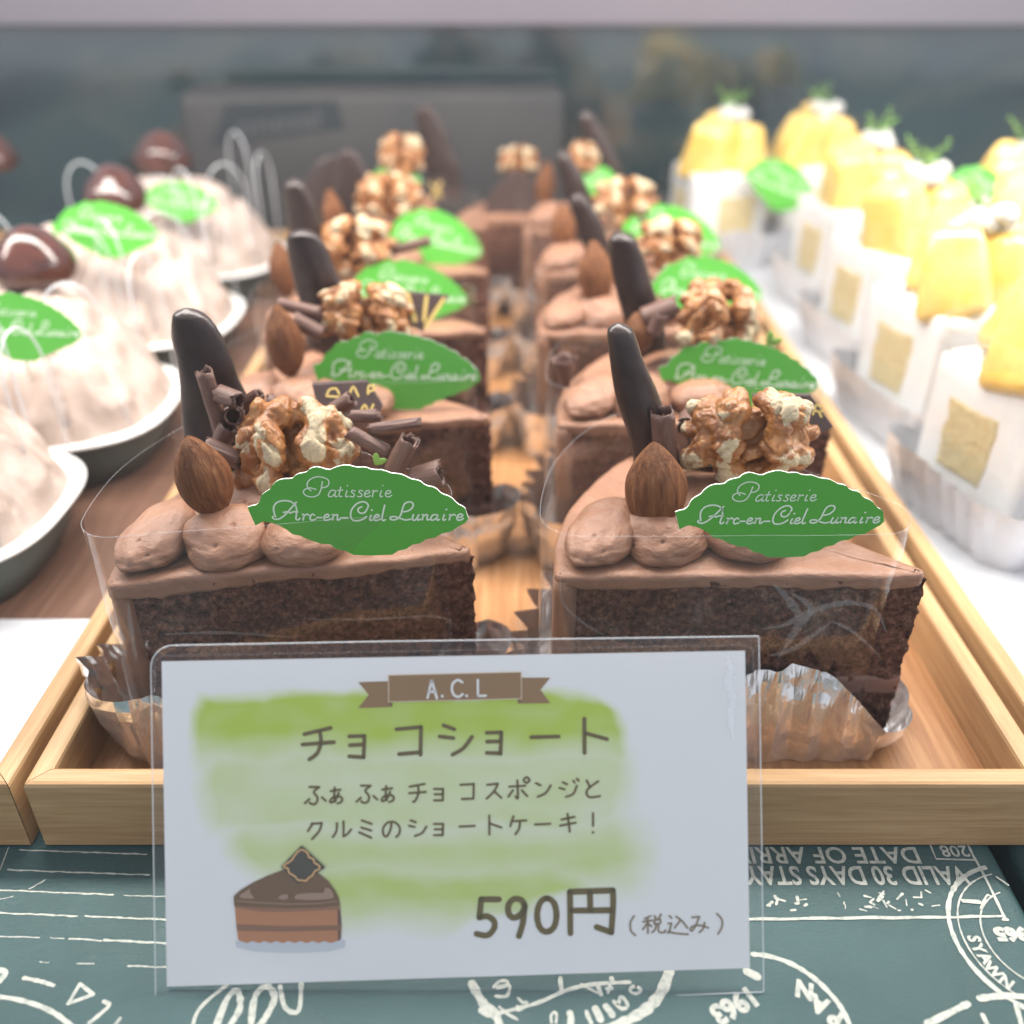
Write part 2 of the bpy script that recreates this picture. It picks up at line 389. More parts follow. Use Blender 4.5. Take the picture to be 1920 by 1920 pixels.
# ------------------------------------------------------------------ chocolate slices
LS, AN, ZT = 8.5, R(44), 5.66 - FZ                    # length, apex angle, height above tray floor
def outline(L, a, off, rc=.12, cnt=(60, 6, 40, 6, 40, 6), x0=0.0):
    """wedge seen from above, near cut face on y = 0 from the rim (x0) to the tip; rounded by rc, grown by off"""
    tx, ty = x0 + L - rc / math.tan(a / 2), rc; r = off + rc; L2 = tx - x0 - rc; P0 = Vector((x0 + rc, rc)); P1 = Vector((tx, ty))
    P2 = P1 + Vector((-cos(a), sin(a))) * L2; out = []
    def arc(c, rad, a0, a1, n, seg):
        for k in range(n):
            t = a0 + (a1 - a0) * k / n; d = Vector((cos(t), sin(t))); out.append((c + d * rad, d, seg))
    def line(p, q, nn, n, seg):
        for k in range(n): out.append((p + (q - p) * k / n, nn, seg))
    n1 = Vector((0, -1)); n2 = Vector((cos(pi / 2 - a), sin(pi / 2 - a)))
    line(P0 + n1 * r, P1 + n1 * r, n1, cnt[0], 0); arc(P1, r, -pi / 2, pi / 2 - a, cnt[1], 1)
    line(P1 + n2 * r, P2 + n2 * r, n2, cnt[2], 2); arc(P2, r, pi / 2 - a, pi - a, cnt[3], 3)
    arc(P1, L2 + r, pi - a, pi, cnt[4], 4); arc(P0, r, pi, 1.5 * pi, cnt[5], 5)
    return out
def sponge_mesh(seed, z0, z1, name='sponge', amp=.07, pores=150):
    rnd = random.Random(seed); o = outline(LS - .42, AN, -.02, .06, (190, 5, 60, 4, 30, 4), .42); nzr = 84
    pr = [(rnd.uniform(.5, LS), rnd.uniform(z0, z1), rnd.uniform(.05, .17) ** 1.0, rnd.uniform(.05, .14)) for _ in range(pores)]
    rings = []
    for j in range(nzr + 1):
        z = z0 + (z1 - z0) * j / nzr; r = []
        for p, n_, sg in o:
            d = amp * (nz(p.x, p.y, z, 3.2, seed) + .6 * nz(p.x, p.y, z, 8, seed + 9) + .5 * nz(p.x, p.y, z, 17, seed))
            if sg == 0:
                for (px_, pz_, rr, dp) in pr:
                    q = ((p.x - px_) / (rr * 1.35)) ** 2 + ((z - pz_) / rr) ** 2
                    if q < 1: d -= dp * (1 - q) ** .7
            r.append((p.x + n_.x * d, p.y + n_.y * d, z))
        rings.append(r)
    v, f = loft(rings, True, True, True)
    return mesh(name, v, f, MT['sponge'])
def frosting_mesh(seed, thick, lip=0.0):
    o = outline(LS, AN, .03, .14, (150, 8, 60, 8, 60, 8)); n = len(o); cen = Vector((LS * .55, LS * .24)); rings = []
    def th(p, sg):
        t = thick[0] + (thick[1] - thick[0]) * min(1, max(0, p.x / LS)) + .17 * nz(p.x, p.y, 0, .8, seed) + .07 * nz(p.x, 0, 2, 3.5, seed)
        return t
    def ring(off, fz, k=0):
        r = []
        for p, n_, sg in o:
            z = fz(p, sg); q = p + n_ * (off + .035 * nz(p.x, p.y, z, 1.3, seed + 3) + .012 * nz(p.x, p.y, z * 3, 5, seed))
            r.append((q.x, q.y, z))
        return r
    top = lambda p, sg: ZT + .07 * nz(p.x, p.y, 0, .55, seed) + lip * max(0, nz(p.x, p.y, 5, .9, seed + 5)) * (1 if sg in (4, 5, 1) else .35)
    rings.append(ring(-.4, lambda p, s_: ZT - th(p, s_)))
    rings.append(ring(-.02, lambda p, s_: ZT - th(p, s_)))
    for k in range(6): rings.append(ring(0, lambda p, s_, k=k: top(p, s_) - .10 - (th(p, s_) - .12) * (1 - (k + .3) / 6)))
    rings.append(ring(-.02, lambda p, s_: top(p, s_) - .06)); rings.append(ring(-.07, lambda p, s_: top(p, s_) - .022)); rings.append(ring(-.16, top)); rings.append(ring(-.30, lambda p, s_: top(p, s_) - .01))
    base = rings[-1]
    for k in range(1, 22):
        t = k / 22; r = []
        for (x, y, z) in base:
            q = Vector((x, y)).lerp(cen, t)
            zz = ZT + (z - ZT) * (1 - t) ** 3 + .06 * nz(q.x, q.y, 1, .9, seed) * min(1, t * 5) + .035 * nz(q.x * .4, q.y * 3, 1, 1.6, seed) * min(1, t * 5)
            r.append((q.x, q.y, zz))
        rings.append(r)
    v, f = loft(rings, True, False, True); mb = MB(); mb.add(v, f)
    # coat on the rim, full height
    seg = [q for q in outline(LS, AN, .03, .14, (4, 4, 4, 4, 60, 10)) if q[2] in (3, 4, 5)]
    inn = [q for q in outline(LS - .44, AN, 0, .06, (4, 4, 4, 4, 60, 10), .44) if q[2] in (3, 4, 5)]
    rr = []
    for z in [0.02 + (ZT - .2) * k / 14 for k in range(15)]:
        a = [(p.x + n_.x * .03 * nz(p.x, p.y, z, 1.6, seed), p.y + n_.y * .03 * nz(p.x, p.y, z, 1.6, seed), z) for p, n_, _ in seg]
        b = [(p.x, p.y - (.012 if sg == 5 else 0), z) for p, _, sg in inn][::-1]
        # the inner line is kept just behind the near cut face
        rr.append(a + b)
    v, f = loft(rr, True, True, True); mb.add(v, f)
    return mb.mesh('frosting', MT['cream'], recalc=True)
def blob_mesh(seed, w_, d_, h_, tail=.0, lean=0.0):
    v, f = sphere(96, 64); out = []; rnd = random.Random(seed)
    pits = [(Vector((rnd.uniform(-1, 1), rnd.uniform(-1, -.2), rnd.uniform(-.2, .9))).normalized(), rnd.uniform(.035, .075)) for _ in range(5)]
    for p in v:
        k = 1 + .13 * nz(p.x, p.y, p.z, 1.2, seed) + .06 * nz(p.x, p.y, p.z, 2.6, seed) + .007 * nz(p.x, p.y, p.z * 2.5, 6, seed)
        # soft drag lines left by the piping nozzle
        k += .020 * abs(nz(p.x * .6, p.y * .6, p.z * 2.2 + p.x, 2.0, seed + 2)) - .05 * max(0, .10 - abs(nz(p.x, p.y, p.z * 1.6, 1.0, seed + 8))) * 3
        for c_, r_ in pits:
            q = (p - c_).length / r_
            if q < 1: k -= .07 * (1 - q * q)
        x, y, z = p.x * w_ * k, p.y * d_ * k, p.z * h_ * k
        if z < 0: z *= .8; s_ = 1 + .06 * min(1, -z / h_ * 3); x *= s_; y *= s_
        t = max(0, p.z) ** 2; y += t * lean; x += t * tail
        out.append((x, y, z))
    return mesh('cream_dollop', out, f, MT['cream'])
def filling_mesh(seed):
    o = outline(LS - .42, AN, .015, .06, (150, 5, 60, 4, 30, 4), .42); rings = []
    for j in range(9):
        r = []
        for p, n_, sg in o:
            z = 1.30 + .55 * j / 8 + .11 * nz(p.x, p.y, 0, 1.2, seed + j * .01); d = .03 * nz(p.x, p.y, z, 2.5, seed) - (.05 if j in (0, 8) else 0)
            r.append((p.x + n_.x * d, p.y + n_.y * d, z))
        rings.append(r)
    v, f = loft(rings, True, True, True); return mesh('cream_filling', v, f, MT['filling'])
SPONGE = [sponge_mesh(3, .02, ZT - .18), sponge_mesh(11, .02, ZT - .18)]
FROST = [frosting_mesh(2, (.52, .30), .25), frosting_mesh(8, (.34, .36), .12)]
FILL = filling_mesh(4)
BLOBS = [blob_mesh(1, .80, 1.15, .62, .1, .5), blob_mesh(5, 1.0, .95, .72, 0, .25), blob_mesh(9, 1.02, .9, .62, .1, .2), blob_mesh(14, 1.5, 1.3, .8)]
# foil cups
def foil_mesh(seed, hts, mat, base_fn, pleat=1.0, tops=(.6,), foot=.6, name='foil_cup', crumple=.06):
    """pleated skirt round an outline; hts = (near face rim end, middle, tip, far face, rim)"""
    o = base_fn; n = len(o); rings = []; K = 9
    per = [0.0]
    for i in range(1, n + 1): per.append(per[-1] + (o[i % n][0] - o[i - 1][0]).length)
    tot = per[-1]; npl = round(tot / pleat)
    for j in range(K + 1):
        t = j / K; r = []
        for i, (p, n_, sg) in enumerate(o):
            u = per[i] / tot; kk = len(hts); a = u * kk; i0 = int(a) % kk; fr = a - int(a); fr = fr * fr * (3 - 2 * fr)
            h = hts[i0] * (1 - fr) + hts[(i0 + 1) % kk] * fr
            w_ = u * npl + .22 * nz(p.x, p.y, 0, .8, seed); ph = w_ - math.floor(w_); tri = 2 * abs(2 * ph - 1) - 1
            zig = tri * .29 * pleat * (.3 + .7 * t) * (1 + .3 * nz(p.x, p.y, 1, 1.5, seed))
            to = tops[i0 % len(tops)] * (1 - fr) + tops[(i0 + 1) % len(tops)] * fr
            ft = foot * (1.5 if sg == 0 and len(o) > 300 else 1)
            off = ft + (to - ft) * t + zig + .10 * sin(pi * t) * (1 + nz(p.x, p.y, 3, .9, seed))
            z = .015 + h * t * (1 + .05 * tri * t)
            off += crumple * nz(p.x, p.y, z, 2.2, seed) * t * 1.5 + crumple * .9 * nz(p.x, p.y, z, 5.5, seed) * (.3 + .7 * t)
            z += crumple * .6 * nz(p.x, p.y, z, 2, seed + 4) * t
            r.append((p.x + n_.x * off, p.y + n_.y * off, z))
        rings.append(r)
    v, f = loft(rings, True, True, False)
    return mesh(name, v, f, mat, smooth=False)
def wedge_o(sp=.06): 
    return outline(LS, AN, .05, .25, (130, 16, 110, 16, 90, 16))
FOILS = [foil_mesh(3, (2.5, 1.8, 2.0, 1.9, 1.9, 1.4, 1.2, 1.6), MT['foil'], wedge_o(), .82, (1.2, .5, .5, 1.0, .7, .6, .7, .9), .62),
         foil_mesh(6, (2.0, 2.2, 2.6, .75, 1.0, 1.4, 1.8, 1.9), MT['foil'], wedge_o(), .85, (.9, .5, .42, 1.25, .7, .6, .8, .9), .62)]
# clear film
def film_mesh(off, z0, z1, rc=.6, bow=.0, seed=0, base=None):
    o = base or outline(LS, AN, off, rc, (60, 16, 40, 16, 40, 16)); rings = []
    for j in range(13):
        z = z0 + (z1 - z0) * j / 12
        rings.append([(p.x + n_.x * .05 * nz(p.x, p.y, z, .5, seed), p.y + n_.y * .05 * nz(p.x, p.y, z, .5, seed), z) for p, n_, _ in o])
    v, f = loft(rings); me = mesh('film', v, f, MT['film'])
    top = rings[-1]; ve, fe = tube(top, .006, 6, True)
    return me, mesh('film_edge', ve, fe, MT['film_edge'])
FILM = [film_mesh(.30, .25, 6.35, .55, seed=3), film_mesh(.34, .25, 6.25, .55, seed=8)]

# ------------------------------------------------------------------ toppings
def almond_mesh(seed):
    nu, nv = 40, 40; v = []
    for j in range(nv + 1):
        t = j / nv; zz = -1 + 2 * t
        r = (1 - abs(zz) ** 2.3) ** .62 * (1 - .42 * max(0, zz) ** 1.5) if abs(zz) < 1 else 0
        for i in range(nu):
            a = 2 * pi * i / nu; g = 1 + .06 * nz(cos(a) * 2.6, sin(a) * 2.6, zz * .5, 2.1, seed) + .015 * nz(cos(a) * 7, sin(a) * 7, zz * .5, 1.5, seed)
            v.append((cos(a) * r * g * .60, sin(a) * r * g * .40, zz + .02 * nz(cos(a), sin(a), zz, 2, seed)))
    f = grid_faces(nu, nv + 1); return mesh('almond', v, f, MT['almond'], recalc=True)
ALM = [almond_mesh(1), almond_mesh(7)]                # 2 tall, 1.2 wide
def walnut_mesh(seed):
    rnd = random.Random(seed); bm = bmesh.new()
    def ball(c, r, sc=(1, 1, 1)):
        g = bmesh.ops.create_icosphere(bm, subdivisions=2, radius=r)
        for q in g['verts']: q.co = Vector((q.co.x * sc[0] + c[0], q.co.y * sc[1] + c[1], q.co.z * sc[2] + c[2]))
    def worm(pts, r):
        pts = [Vector(p) + Vector([rnd.uniform(-.10, .10) for _ in range(3)]) for p in pts]
        for k, p in enumerate(catmull(pts, 5)): ball(p, r * (1 + .17 * sin(k * .75 + seed) + rnd.uniform(-.06, .06)))
    ball((0, .28, -.05), .8, (1.25, .45, 1.0))
    for s in (-1, 1):
        worm([(s * .36, -.08, 1.0), (s * .56, -.42, .62), (s * .44, -.5, .08), (s * .60, -.46, -.45), (s * .38, -.12, -.95)], .34)
        worm([(s * .80, .02, .86), (s * 1.06, -.18, .42), (s * .98, -.22, -.12), (s * 1.14, -.08, -.6)], .31)
        for c_, r_ in (((1.30, .10, .12), .27), ((1.20, .12, -.66), .25), ((1.16, .14, .66), .25), ((.74, -.40, .30), .22), ((.84, -.34, -.5), .2)):
            ball((s * c_[0] + rnd.uniform(-.06, .06), c_[1], c_[2] + rnd.uniform(-.1, .1)), r_)
    worm([(-.3, -.12, -.2), (.3, -.12, -.28)], .22); worm([(0, .0, -.85), (0, -.1, -.45)], .24)
    for q in bm.verts: q.co *= S
    me = bpy.data.meshes.new('walnut_rough'); bm.to_mesh(me); bm.free()
    o = bpy.data.objects.new('walnut_rough', me); C.objects.link(o)
    md = o.modifiers.new('r', 'REMESH'); md.mode = 'VOXEL'; md.voxel_size = .042 * S
    sm = o.modifiers.new('s', 'SMOOTH'); sm.factor = .5; sm.iterations = 5
    bpy.context.view_layer.update()
    ev = bpy.data.meshes.new_from_object(o.evaluated_get(bpy.context.evaluated_depsgraph_get()))
    v = [q.co / S for q in ev.vertices]; f = [list(p.vertices) for p in ev.polygons]; nr = [q.normal.copy() for q in ev.vertices]
    bpy.data.objects.remove(o); bpy.data.meshes.remove(me); bpy.data.meshes.remove(ev)
    out = []; rg = []
    for p, n_ in zip(v, nr):
        d = .07 * nz(p.x, p.y, p.z, 2.2, seed) + .022 * nz(p.x, p.y, p.z, 5.5, seed) + .016 * nz(p.x, p.y, p.z, 14, seed)
        d -= .09 * max(0, .16 - abs(nz(p.x, p.y, p.z, 1.5, seed + 4))) / .16 + .03 * max(0, .12 - abs(nz(p.x, p.y, p.z, 4, seed + 1))) / .12
        out.append(p + n_ * d)
        e = math.sqrt((p.x / 1.45) ** 2 + ((p.y - .2) / .95) ** 2 + (p.z / 1.25) ** 2); rg.append((e - 1.03) * .9)
    return mesh('walnut', out, f, MT['walnut'], attr=rg)
WAL = [walnut_mesh(2), walnut_mesh(5), walnut_mesh(12)]  # about 3 wide, 2.5 tall
def stick_mesh(prof, thick=.5, seed=0):
    """prof: (x centre, z, half width) from tip to base"""
    rings = []; pr = catmull([Vector(p) for p in prof], 8); n = len(pr)
    for i, p in enumerate(pr):
        r = []; hw = max(.01, p.z)
        for k in range(28):
            a = 2 * pi * k / 28; g = 1 + .11 * nz(cos(a), sin(a), p.y, .9, seed) + .02 * nz(cos(a), sin(a), p.y, 4, seed)
            r.append((p.x + cos(a) * hw * g, sin(a) * min(hw * .8, thick) * g, p.y))
        rings.append(r)
    v, f = loft(rings, True, True, True); return mesh('chocolate_stick', v, f, MT['dark_choc'], recalc=True)
def curl_mesh(r, ln, turns=1.35, th=.045, seed=0, flare=.0):
    m = 34; rings = []
    for j in range(15):
        z = -ln / 2 + ln * j / 14; outer = []; inner = []
        for k in range(m):
            t = k / (m - 1); a = t * turns * 2 * pi; rad = r * (1 - .30 * t) * (1 + flare * (j / 14 - .5)) + .02 * nz(cos(a), sin(a), z, 2.2, seed)
            zz = z + .17 * nz(cos(a) * 2, sin(a) * 2, 0 if j < 7 else 3, 1.8, seed) * abs(j / 7 - 1) ** 3
            outer.append((cos(a) * rad, sin(a) * rad, zz)); inner.append((cos(a) * (rad - th), sin(a) * (rad - th), zz))
        rings.append(outer + inner[::-1])
    v, f = loft(rings, True, True, True)
    return mesh('chocolate_curl', v, f, MT['curl'], recalc=True)
CURL = {}
def curl(a, b, dia, y, label, turns=1.35, spin=0.0, flare=0, dy=0.0):
    """a, b: ends in the 1920 frame; dia in the same pixels; y: distance from the lens line"""
    A, B = at_y(*a, y), at_y(*b, y + dy); sc = depth(A) / F; ln = (B - A).length; r = dia * sc / 2
    key = (round(r, 1), round(ln, 1), turns, flare)
    if key not in CURL: CURL[key] = curl_mesh(r, ln, turns, .045, len(CURL), flare)
    q = (B - A).normalized().to_track_quat('Z', 'Y'); o = put('chocolate_curl', CURL[key], None, (A + B) / 2)
    o.rotation_mode = 'QUATERNION'; o.rotation_quaternion = q @ Matrix.Rotation(spin, 3, 'Z').to_quaternion()
    return tag(o, label, 'chocolate curl', 'chocolate curls on the cakes')
# green leaf pick
CT = [(62, 535), (95, 522), (130, 515), (150, 500), (165, 480), (172, 455), (185, 430), (212, 408), (250, 385), (272, 352), (300, 325), (330, 308), (365, 300), (400, 300), (430, 295), (452, 272), (480, 258), (512, 252), (540, 245), (562, 222), (590, 208), (620, 204), (650, 210), (690, 224), (720, 225), (748, 212), (780, 200), (820, 190), (855, 190), (885, 198), (920, 208), (955, 206), (990, 208), (1020, 222), (1060, 228), (1100, 227), (1140, 240), (1172, 254), (1210, 258), (1250, 264), (1285, 282), (1320, 302), (1355, 308), (1390, 320), (1415, 345), (1445, 360), (1480, 366), (1510, 382), (1535, 412), (1560, 428), (1595, 440), (1625, 460), (1645, 485), (1670, 510), (1700, 525), (1722, 545), (1733, 590), (1745, 628)]
CB = [(1600, 990), (1565, 1012), (1540, 1030), (1500, 1040), (1470, 1060), (1435, 1065), (1410, 1085), (1375, 1092), (1350, 1112), (1315, 1120), (1290, 1138), (1200, 1142), (1130, 1140), (1095, 1120), (1060, 1112), (1035, 1090), (1000, 1088), (965, 1075), (935, 1062), (915, 1050), (885, 1045), (862, 1022), (835, 1005), (805, 992), (770, 985), (735, 1003)]
LW = 5.0
def lp(q): return Vector(((q[0] - 907) / 1654 * LW, (551 - q[1]) / 1654 * LW))
LEAF = [lp(q) for q in CT] + [Vector(((950 + x / 2.259 - 1465) * LW / 392, -(550 + y / 2.259 - 962) * LW / 392)) for x, y in CB]
T1 = [[(652, 322), (645, 355), (632, 395), (610, 430), (570, 446), (525, 438), (502, 412), (515, 385), (555, 372), (600, 385)],
      [(560, 395), (536, 365), (545, 320), (590, 288), (640, 282), (690, 300), (702, 330), (685, 360), (645, 372)],
      [(745, 395), (715, 392), (692, 420), (690, 440), (705, 445), (730, 430), (748, 398)], [(748, 398), (738, 430), (742, 445), (755, 440)],
      [(787, 365), (772, 420), (772, 442), (790, 442)], [(762, 392), (800, 390)], [(832, 395), (820, 430), (822, 445), (838, 440)], [(838, 354)],
      [(893, 398), (875, 392), (865, 405), (880, 420), (885, 436), (870, 446), (852, 440)], [(950, 398), (932, 392), (922, 405), (937, 420), (942, 436), (925, 446), (908, 440)],
      [(966, 420), (990, 418), (1003, 402), (990, 393), (970, 405), (962, 428), (970, 444), (990, 444), (1005, 435)],
      [(1025, 395), (1032, 398), (1020, 445)], [(1024, 418), (1040, 400), (1056, 395), (1062, 402)], [(1092, 395), (1080, 430), (1083, 445), (1098, 440)], [(1105, 354)],
      [(1120, 420), (1148, 418), (1162, 402), (1148, 393), (1128, 405), (1120, 428), (1130, 444), (1150, 444), (1168, 432)]]
T2 = [[(270, 610), (262, 570), (265, 530), (290, 495), (335, 478), (385, 480), (420, 500), (435, 530)], [(440, 490), (400, 535), (350, 590), (305, 625), (270, 633), (247, 620), (252, 608)],
      [(430, 505), (437, 550), (430, 600), (425, 630), (440, 638), (455, 625)], [(335, 575), (370, 568), (385, 580), (410, 570), (445, 570)],
      [(478, 592), (490, 596), (478, 638)], [(482, 615), (500, 596), (518, 590), (525, 598)], [(570, 598), (555, 590), (538, 605), (533, 628), (545, 640), (575, 632)], [(585, 618), (622, 618)],
      [(640, 618), (668, 614), (680, 600), (668, 590), (648, 602), (638, 624), (648, 640), (672, 638), (690, 628)], [(705, 594), (714, 598), (703, 638)], [(706, 615), (728, 596), (745, 596), (742, 620), (742, 638), (755, 636), (768, 622)], [(780, 620), (822, 620)],
      [(975, 545), (985, 515), (965, 490), (930, 488), (890, 510), (855, 555), (845, 605), (860, 640), (900, 645), (940, 630), (965, 610)], [(975, 545), (955, 575), (925, 582), (905, 565), (910, 540), (935, 528)],
      [(1000, 600), (990, 630), (995, 642), (1008, 638)], [(1010, 555)], [(1022, 620), (1050, 616), (1062, 602), (1050, 592), (1030, 604), (1020, 626), (1030, 642), (1052, 640), (1070, 630)], [(1110, 515), (1095, 570), (1083, 625), (1090, 643), (1108, 636)],
      [(1250, 570), (1290, 560), (1322, 530), (1325, 500), (1300, 487), (1265, 500), (1245, 540), (1230, 590), (1205, 625), (1175, 638), (1148, 632), (1150, 615), (1180, 610), (1215, 622), (1260, 638), (1300, 632)],
      [(1325, 594), (1315, 625), (1322, 640), (1340, 636), (1362, 600)], [(1366, 594), (1355, 630), (1362, 640), (1376, 632)], [(1392, 594), (1400, 598), (1390, 638)], [(1394, 615), (1415, 596), (1432, 596), (1428, 620), (1430, 638), (1445, 634)],
      [(1510, 598), (1480, 594), (1460, 615), (1458, 636), (1472, 640), (1495, 625), (1512, 598)], [(1512, 598), (1502, 630), (1508, 640), (1522, 634)], [(1560, 594), (1550, 628), (1554, 640), (1570, 634)], [(1578, 550)],
      [(1600, 594), (1608, 598), (1597, 638)], [(1600, 615), (1618, 598), (1636, 592), (1644, 600)], [(1660, 618), (1690, 612), (1700, 598), (1685, 588), (1665, 600), (1655, 624), (1665, 640), (1690, 636), (1705, 625)]]
def leaf_meshes():
    n = len(LEAF); th = .045
    bow = lambda p: 0.0
    mb = MB()
    # front sheet as a filled strip so that the card can bow a little
    vf = [(p.x, bow(p), p.y) for p in LEAF]; vb = [(p.x, bow(p) + th, p.y) for p in LEAF]
    mb.add(vf, [list(range(n))], None, 0)
    mb.add(vb, [list(range(n))[::-1]], None, 1)
    mb.add(vf + vb, [[i, (i + 1) % n, n + (i + 1) % n, n + i] for i in range(n)], None, 1)
    me = mb.mesh('leaf', [MT['leaf_green'], MT['leaf_white']], smooth=False)
    mb2 = MB()
    for st, wd in [(s_, 9.5) for s_ in T1] + [(s_, 13.5) for s_ in T2]:
        v, f = ribbon(catmull([Vector(q) for q in st], 5), wd)
        v = [lp(q) for q in v]; mb2.add([(p.x, -.012, p.y) for p in v], f)
    # white rim line round the print
    v, f = ribbon([(p.x, p.y) for p in LEAF] + [tuple(LEAF[0])], .05, caps=False)
    return me, mb2.mesh('lettering', MT['leaf_text'], smooth=False)
LEAFM = leaf_meshes()
v, f = tube([(0, .17, -.2), (0, .45, -.9), (0, 1.15, -2.0)], [.08, .07, .04], 8); STEM = mesh('stem', v, f, MT['leaf_white'])
def pick(px, py, wpx, y, label, tilt=0.0, roll=0.0, yaw=0.0, text=True, squash=1.0):
    p = at_y(px, py, y); s = wpx * depth(p) / F / LW
    t = thing('leaf_pick', label, 'cake pick', p, (tilt, roll, yaw), 'green leaf picks on the cakes', (s, s, s * squash))
    put('leaf', LEAFM[0], t); put('stem', STEM, t)
    if text: put('lettering', LEAFM[1], t)
    return t
# chocolate plaques
def plaque(poly, y, label, glyphs=(), dy=0.0, th=.12):
    """poly in frame pixels, standing in a plane that leans back by dy from the lowest to the highest corner"""
    lo, hi = max(q[1] for q in poly), min(q[1] for q in poly)
    P = lambda q: at_y(q[0], q[1], y + dy * (lo - q[1]) / max(1, lo - hi))
    c = P((sum(q[0] for q in poly) / len(poly), sum(q[1] for q in poly) / len(poly)))
    t = thing('chocolate_plaque', label, 'chocolate plaque', c, group='chocolate plaques on the cakes')
    fr = [P(q) - c for q in poly]; n = len(fr); bk = [p + Vector((0, th, .02)) for p in fr]
    put('plate', mesh('plate', fr + bk, [list(range(n)), list(range(n, 2 * n))[::-1]] + [[i, (i + 1) % n, n + (i + 1) % n, n + i] for i in range(n)], MT['plaque'], smooth=False, recalc=True), t)
    mb = MB()
    for st, wd in glyphs:
        v, f = ribbon(catmull([Vector(q) for q in st], 3), wd); mb.add([P(q) - c + Vector((0, -.012, -.003)) for q in v], f)
    if glyphs: put('gold_lettering', mb.mesh('gold_lettering', MT['gold'], smooth=False), t)
    return t

ROW = {1: 'front', 2: 'second', 3: 'third', 4: 'fourth', 5: 'rearmost'}
COLN = {'l': 'left', 'r': 'right'}
SX = {('r', 1): 1.025}
slices = {  # origin x, y, turn
    ('l', 1): (-9.2, 17.24, 9.0), ('r', 1): (1.0, 17.55, 0.5), ('l', 2): (-9.0, 25.3, 4.5), ('r', 2): (1.4, 25.5, 1.5),
    ('l', 3): (-9.3, 33.1, 3), ('r', 3): (1.0, 33.3, 3), ('l', 4): (-9.4, 40.7, 2), ('r', 4): (1.1, 40.8, 2), ('l', 5): (-9.6, 48.6, 2), ('r', 5): (.6, 48.4, 0)}
BL = {'l': [((290, 1012), 0), ((416, 985), 1), ((565, 1008), 2)], 'r': [((1128, 1020), 0), ((1240, 1012), 1), ((1395, 1028), 2)]}
O1 = {'l': Vector((-9.2, 17.24, 0)), 'r': Vector((1.0, 17.55, 0))}
for (c, k), (x, y, a) in slices.items():
    vi = 0 if c == 'l' else 1
    nm = f'{ROW[k]} chocolate slice in the {COLN[c]} row'
    s = thing('chocolate_cake_slice', f'{ROW[k]} chocolate cake slice of the {COLN[c]} row, dark sponge under brown cream', 'cake slice', (x, y, FZ), (0, 0, R(a)), 'chocolate cake slices on the wooden tray', (SX.get((c, k), 1), 1, 1))
    put('sponge', SPONGE[(vi + k) % 2 if k > 1 else vi], s); put('frosting', FROST[vi], s); put('cream_filling', FILL, s)
    inv = Matrix.Rotation(-R(slices[(c, 1)][2]), 3, 'Z')
    for (pp, bi) in BL[c]:
        # where the dollop of the front slice sits, in that slice's own frame
        w_ = at_y(*pp, 18.35 if c == 'l' else 18.5) - O1[c]; w_.z = 0; q = inv @ w_
        put('cream_dollop', BLOBS[bi], s, (q.x, q.y + .25, ZT + .32), (0, 0, R(-25 * (1 if bi == 0 else .2))), (1, 1, 1))
    put('cream_dollop', BLOBS[3], s, (3.9, 2.7, ZT + .25), (0, 0, .3), (1.15, 1, 1.1))
    fl = put('foil_cup', FOILS[vi], None, (x, y, FZ), (0, 0, R(a))); tag(fl, f'pleated silver foil cup under the {nm}', 'foil cup', 'foil cups under the chocolate slices')
    fm = put('plastic_film', FILM[vi][0], None, (x, y, FZ), (0, 0, R(a))); tag(fm, f'clear plastic film wrapped round the {nm}', 'plastic film', 'clear films round the chocolate slices')
    put('film_edge', FILM[vi][1], fm)
# rear slice between the two rows
s = thing('chocolate_cake_slice', 'chocolate cake slice at the very back between the two rows', 'cake slice', (-2.9, 50.6, FZ), (0, 0, 0), 'chocolate cake slices on the wooden tray', (.68, .62, 1.0))
put('sponge', SPONGE[0], s); put('frosting', FROST[0], s); put('cream_filling', FILL, s)

# creases in the film of the two front slices
def crease(strokes, y, parent_loc, rot, par, wd):
    for st, w_ in strokes:
        mb = MB(); v, f = ribbon(catmull([Vector(q) for q in st], 6), w_, .25, True, .85)
        mb.add([Matrix.Rotation(-rot, 3, 'Z') @ (at_y(q[0], q[1], y) - Vector(parent_loc)) for q in v], f)
        put('film_crease', mb.mesh('film_crease', MT['crease'], smooth=True), par)
fr_ = [o for o in bpy.data.objects if o.name.startswith('plastic_film')]
def film_of(c, k): return [o for o in fr_ if f'{ROW[k]} chocolate slice in the {COLN[c]} row' in o['label']][0]
crease([([(1050, 1080), (1056, 1130), (1090, 1165), (1130, 1190), (1170, 1212)], 5), ([(1430, 1180), (1470, 1172), (1495, 1160), (1540, 1140), (1590, 1130), (1640, 1142), (1662, 1185)], 11),
        ([(1450, 1095), (1475, 1120), (1500, 1160), (1480, 1200), (1460, 1235)], 15), ([(1480, 1110), (1520, 1140), (1500, 1175)], 10), ([(1560, 1165), (1600, 1185), (1650, 1230)], 6), ([(1440, 1230), (1490, 1215), (1560, 1165)], 9)],
       17.18, (1.0, 17.55, FZ), R(.5), film_of('r', 1), 1)
v_ = [([(570, 1160), (640, 1162), (720, 1160), (800, 1155), (840, 1162), (860, 1180)], 4), ([(300, 1190), (420, 1186), (560, 1196)], 5), ([(240, 1130), (246, 1180), (256, 1240)], 10)]
